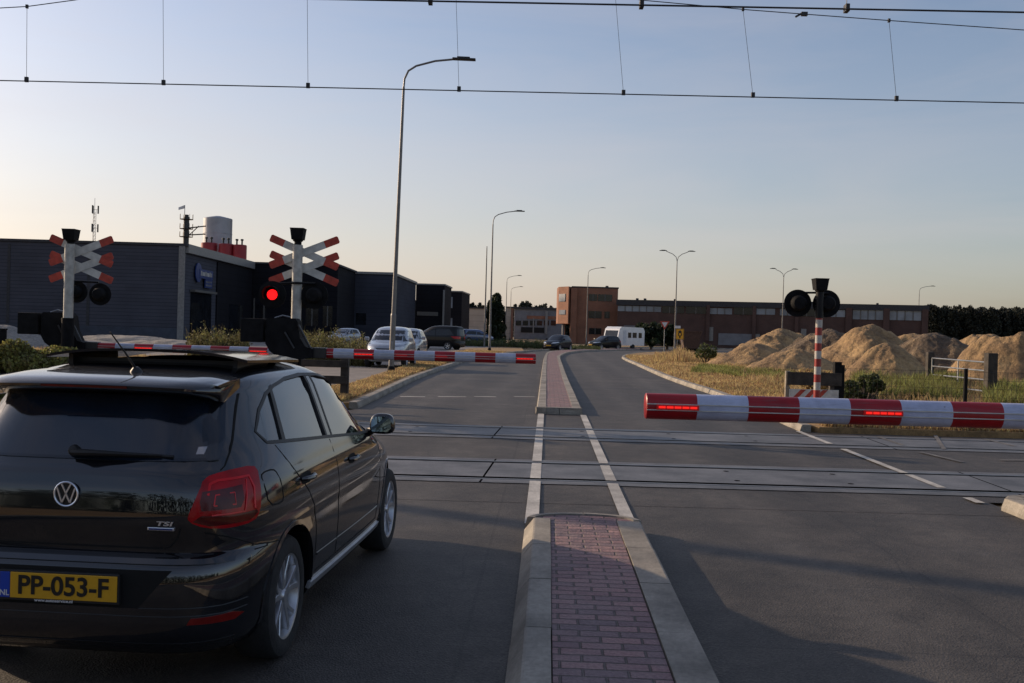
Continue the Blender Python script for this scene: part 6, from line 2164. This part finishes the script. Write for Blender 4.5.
# unseen wood behind the viewer, added to darken what the black car mirrors
rg = np.random.default_rng(77); cs_, rs_ = [], []
for k in range(130):
    x = -60 + 120 * (k + rg.uniform(-.5, .5)) / 130; h = rg.uniform(5.5, 9.5); y = -34 + rg.uniform(-5, 5)
    for z in np.arange(.1, 1, .2): cs_.append((x, y, h * z)); rs_.append((1.5, 1.5, h * .14))
V, Fq = leaf_cloud(cs_, rs_, 34, .42, rg)
tag(mesh_np('reflection_wood', V, Fq, M['leaf_dark']), 'unseen wood added behind the viewer for the black car to mirror', 'woods', kind='stuff')

# weeds on the left, beyond the crossing
def weeds(name, label, px0, px1, Y0, Y1, hfun, n, m, seed, leafy=True, w=.02):
    rg = np.random.default_rng(seed)
    Y = rg.uniform(Y0, Y1, n); px = rg.uniform(px0, px1, n)
    P = np.array([list(at(a, 340, y)) for a, y in zip(px, Y)]); P[:, 2] = .08
    h = np.array([hfun(a) for a in px]) * (.35 + .75 * rg.uniform(0, 1, n) ** 1.6) * (np.array([.8 + .45 * noise.noise((a * .45, 9, 0)) for a in px]))
    V, F_ = blades(P, h, w, rg, .22)
    if leafy:
        k = rg.integers(0, n, n * 4)
        u = rg.uniform(.1, 1.0, n * 4) ** 1.3
        C_ = P[k] + np.stack([rg.normal(0, .06, n * 4), rg.normal(0, .06, n * 4), h[k] * u], 1)
        V2, F2 = leaf_cloud(C_, np.full((n * 4, 3), .10), 3, .07, rg)
        F_ = np.concatenate([F_, F2 + len(V)]); V = np.concatenate([V, V2])
    return tag(mesh_np(name, V, F_, M[m]), label, 'weeds', kind='stuff')
weeds('tall_weeds', 'yellow-green weeds in front of the warehouse entrance', 190, 247, 40, 44, lambda a: 1.5 + .2 * noise.noise((a * .15, 1, 0)), 1100, 'grass_mix', 31, w=.03)
weeds('tall_weeds', 'grey-green tall weeds in front of the dark office blocks', 276, 372, 40, 48, lambda a: 1.6 + .55 * noise.noise((a * .12, 2, 0)) - max(0, (a - 335)) * .018, 2000, 'grass_mix', 32, w=.03)
weeds('tall_weeds', 'low green scrub strip in front of the far vehicles', 455, 600, 100, 112, lambda a: .95 if a < 545 else .4, 2600, 'leaf', 33, w=.06)
weeds('tall_weeds', 'pale tall dry grass at the bend of the right verge', 655, 735, 60, 82, lambda a: .42 + .75 * math.exp(-((a - 681) / 9) ** 2) + .3 * noise.noise((a * .1, 5, 0)), 5500, 'grass_dry', 34, leafy=False, w=.035)

# grass cover
def grass(name, label, poly, n, h, m, seed, z=.1, w=.012, clump=0, persp=True, hv=.5):
    rg = np.random.default_rng(seed)
    P = scatter([(p.x, p.y) for p in poly], n, rg, z, persp, clump)
    hh = h * rg.uniform(1 - hv, 1 + hv, len(P)); hh *= .75 + .5 * np.array([noise.noise((a * .6, b * .6, 0)) for a, b in P[:, :2]])
    V, F_ = blades(P, np.abs(hh), w * (1 + P[:, 1] / 22), rg)
    return tag(mesh_np(name, V, F_, M[m]), label, 'grass', kind='stuff')
RP = smooth_path(Rfar)
rin = [p + Vector((.3, .1, 0)) for p in RP[4:68]]
grass('verge_grass', 'short dry grass on the right verge and bend', rin + [gp(760, 356), gp(800, 372), gp(850, 400), Vector((8.5, 19.1, 0)), Vector((5.7, 19.1, 0))], 52000, .10, 'grass_dry', 41)
grass('verge_grass', 'rough tan grass between the tracks and the wire fence', [Vector((5.6, 17.8, 0)), Vector((13, 17.8, 0)), Vector((15, 24, 0)), Vector((6.5, 24, 0))], 30000, .14, 'grass_dry', 42, clump=.35)
grass('verge_grass', 'dry field grass among the sand heaps', [Vector((7, 24, 0)), Vector((22, 24, 0)), Vector((44, 75, 0)), Vector((14, 75, 0))], 36000, .26, 'grass_tan', 43, clump=.2)
lin = [p + Vector((-.35, .0, 0)) for p in LV[2:52]]
grass('verge_grass', 'dry yellow grass strip along the left kerb', lin + [gp(470, 351.5), gp(425, 360), gp(387, 377), gp(355, 388), Vector((-6.2, 19.2, 0)), Vector((-4.3, 19.2, 0))], 42000, .10, 'grass_dry', 44)
grass('green_grass', 'bright green grass behind the wire fence', [gp(850, 400, .1), gp(960, 404, .1), gp(965, 378, .1), gp(900, 374, .1), gp(855, 380, .1)], 15000, .42, 'grass_green', 45, clump=.5)
grass('green_grass', 'green grass tufts at the right edge behind the fence', [gp(985, 408, .1), gp(1060, 412, .1), gp(1060, 394, .1), gp(985, 390, .1)], 9000, .40, 'grass_green', 46)
grass('green_grass', 'thin green strip on the right verge before the sand heaps', [gp(690, 373, .1), gp(795, 382, .1), gp(795, 374, .1), gp(700, 367, .1)], 9000, .22, 'grass_green', 47)
grass('verge_grass', 'tufts of dry grass beside the nearest right kerb', [rp(4.9, 10.2), rp(9, 10.2), rp(9, 6.0), rp(4.9, 6.0)], 14000, .10, 'grass_dry', 48)
grass('verge_grass', 'sparse dry grass growing in the verge before the left buildings', [Vector((-9.6, 22, 0)), Vector((-9.6, 38, 0)), Vector((-36, 64, 0)), Vector((-46, 64, 0)), Vector((-14, 22, 0))], 16000, .22, 'grass_tan', 49)
# small shrubs at the right
def clumps(px0, px1, py0, py1, Y0, Y1, n, r, seed):
    rg = np.random.default_rng(seed); cs, rs = [], []
    for k in range(n):
        q = at(rg.uniform(px0, px1), rg.uniform(py0, py1), rg.uniform(Y0, Y1)); cs.append((q.x, q.y, max(.1, q.z))); s = r * rg.uniform(.7, 1.3); rs.append((s, s, s * .8))
    return cs, rs
cs_, rs_ = clumps(846, 880, 376, 398, 22.4, 24.8, 26, .13, 51)
shrub('shrub', 'dark green shrub behind the left end of the wire fence', 'shrub', cs_, rs_, 300, .04, 'leaf', (at(865, 390, 23).x, 23.2, .1), seed=51)
cs_, rs_ = clumps(806, 846, 372, 392, 24, 26, 20, .2, 52)
shrub('shrub', 'brownish dry shrub behind the banded signal post', 'shrub', cs_, rs_, 260, .05, 'grass_dry', (at(826, 390, 25).x, 25, .1), seed=52)
cs_, rs_ = clumps(700, 712, 347, 356, 58, 60, 10, .3, 53)
shrub('shrub', 'small dark weed clump in the dry field left of the heaps', 'shrub', cs_, rs_, 120, .09, 'leaf', (at(706, 350, 59).x, 59, .1), seed=53)

# ------------------------------------------------------------------ sand heaps
def heap(label, px, topy, Y, rx_, ry_, m, seed, group='sand and soil heaps in the field', name='sand_heap', pw=1.4, rough=.13, z0=.05, flat=0):
    q = at(px, topy, Y); H = q.z - z0
    n = 120; mr = 56
    vs = [(0, 0, 0)]; zs = []
    def hz(x, y, r):
        k = max(0, 1 - r ** pw)
        if flat: k = min(k, 1 - flat) / (1 - flat)
        k = k * (1 + .0)
        nz = noise.fractal((x * .55 + seed * 7, y * .55, seed), .75, 2.1, 8) * rough * H
        rid = abs(noise.noise((x * .9 + seed, y * .9, 3))) * rough * .9 * H
        return max(-.02, H * k + (nz - rid + rough * .25 * H) * min(1, (1 - r) * 4) * min(1, .25 + r * 2))
    vs = []; fs = []
    for i in range(mr + 1):
        r = i / mr
        for k in range(n):
            a_ = 2 * PI * k / n
            w = 1 + .16 * noise.noise((math.cos(a_) * 1.3 + seed * 3, math.sin(a_) * 1.3, seed)) + .05 * noise.noise((math.cos(a_) * 5, math.sin(a_) * 5, seed))
            x, y = r * rx_ * w * math.cos(a_), r * ry_ * w * math.sin(a_)
            vs.append((x, y, hz(x, y, r)))
    for i in range(mr):
        for k in range(n):
            a_ = i * n + k; b_ = i * n + (k + 1) % n; fs.append((a_, b_, b_ + n, a_ + n))
    o = MB().add(vs, fs, True).build(name, M[m], fix=False, angle=80)
    o.location = (q.x, Y, z0)
    return tag(o, label, 'heap', group)
heap('leftmost large tan sand heap, left of the double-arm lamp foot', 779, 328.5, 62, 3.6, 3.6, 'sand', 1)
heap('low sandy spill at the foot of the leftmost heap', 757, 343, 57, 3.0, 2.5, 'sand', 2)
heap('small sand heap just behind the leftmost heap', 798, 333, 66, 3.0, 3, 'sand', 3)
heap('brown sand heap directly behind the banded signal post', 829, 328.5, 56, 3.6, 3.4, 'soil', 4)
heap('low sand heap in front of the banded post heap', 797, 349, 46, 2.6, 2.0, 'sand', 5)
heap('tallest peaked sand heap right of the banded post', 872, 324.5, 52, 3.7, 3.2, 'sand', 6, pw=1.25)
heap('small pale-topped heap in front of the tallest heap', 886, 343, 40, 2.0, 1.8, 'sand', 7)
heap('broad brown soil heap left of and behind the field gate', 935, 332.5, 47, 3.4, 3.0, 'soil', 8)
heap('pale heap showing between the tallest heap and the broad brown heap', 915, 333.5, 62, 4.0, 3, 'sand', 9)
heap('far low pale heap near the right edge under the dark wood', 990, 334, 66, 5.0, 3.5, 'sand', 10)
heap('big flat-topped sandy heap at the right edge behind the gate', 1014, 338, 42, 2.8, 2.4, 'sand', 11, pw=1.8, flat=.2)
heap('narrow heap filling the gap behind the gate', 962, 343, 50, 2.4, 2.2, 'soil', 12)
GH = 'grey gravel heaps before the warehouse'
heap('rounded grey gravel heap at the far left edge', 2, 325, 52, 3.4, 2.4, 'gravel', 13, group=GH, name='gravel_heap')
heap('long low grey gravel bank before the warehouse plinth', 122, 335.5, 62, 5.5, 2.6, 'gravel', 14, group=GH, name='gravel_heap', pw=2.2)
heap('low pinkish gravel bank below the blue sign', 175, 340, 58, 4.5, 2.6, 'gravel', 15, group=GH, name='gravel_heap', pw=2.2)
heap('low dusty bank on the left between gravel heaps', 50, 338, 60, 5.5, 2.6, 'gravel', 16, group=GH, name='gravel_heap', pw=2.2)
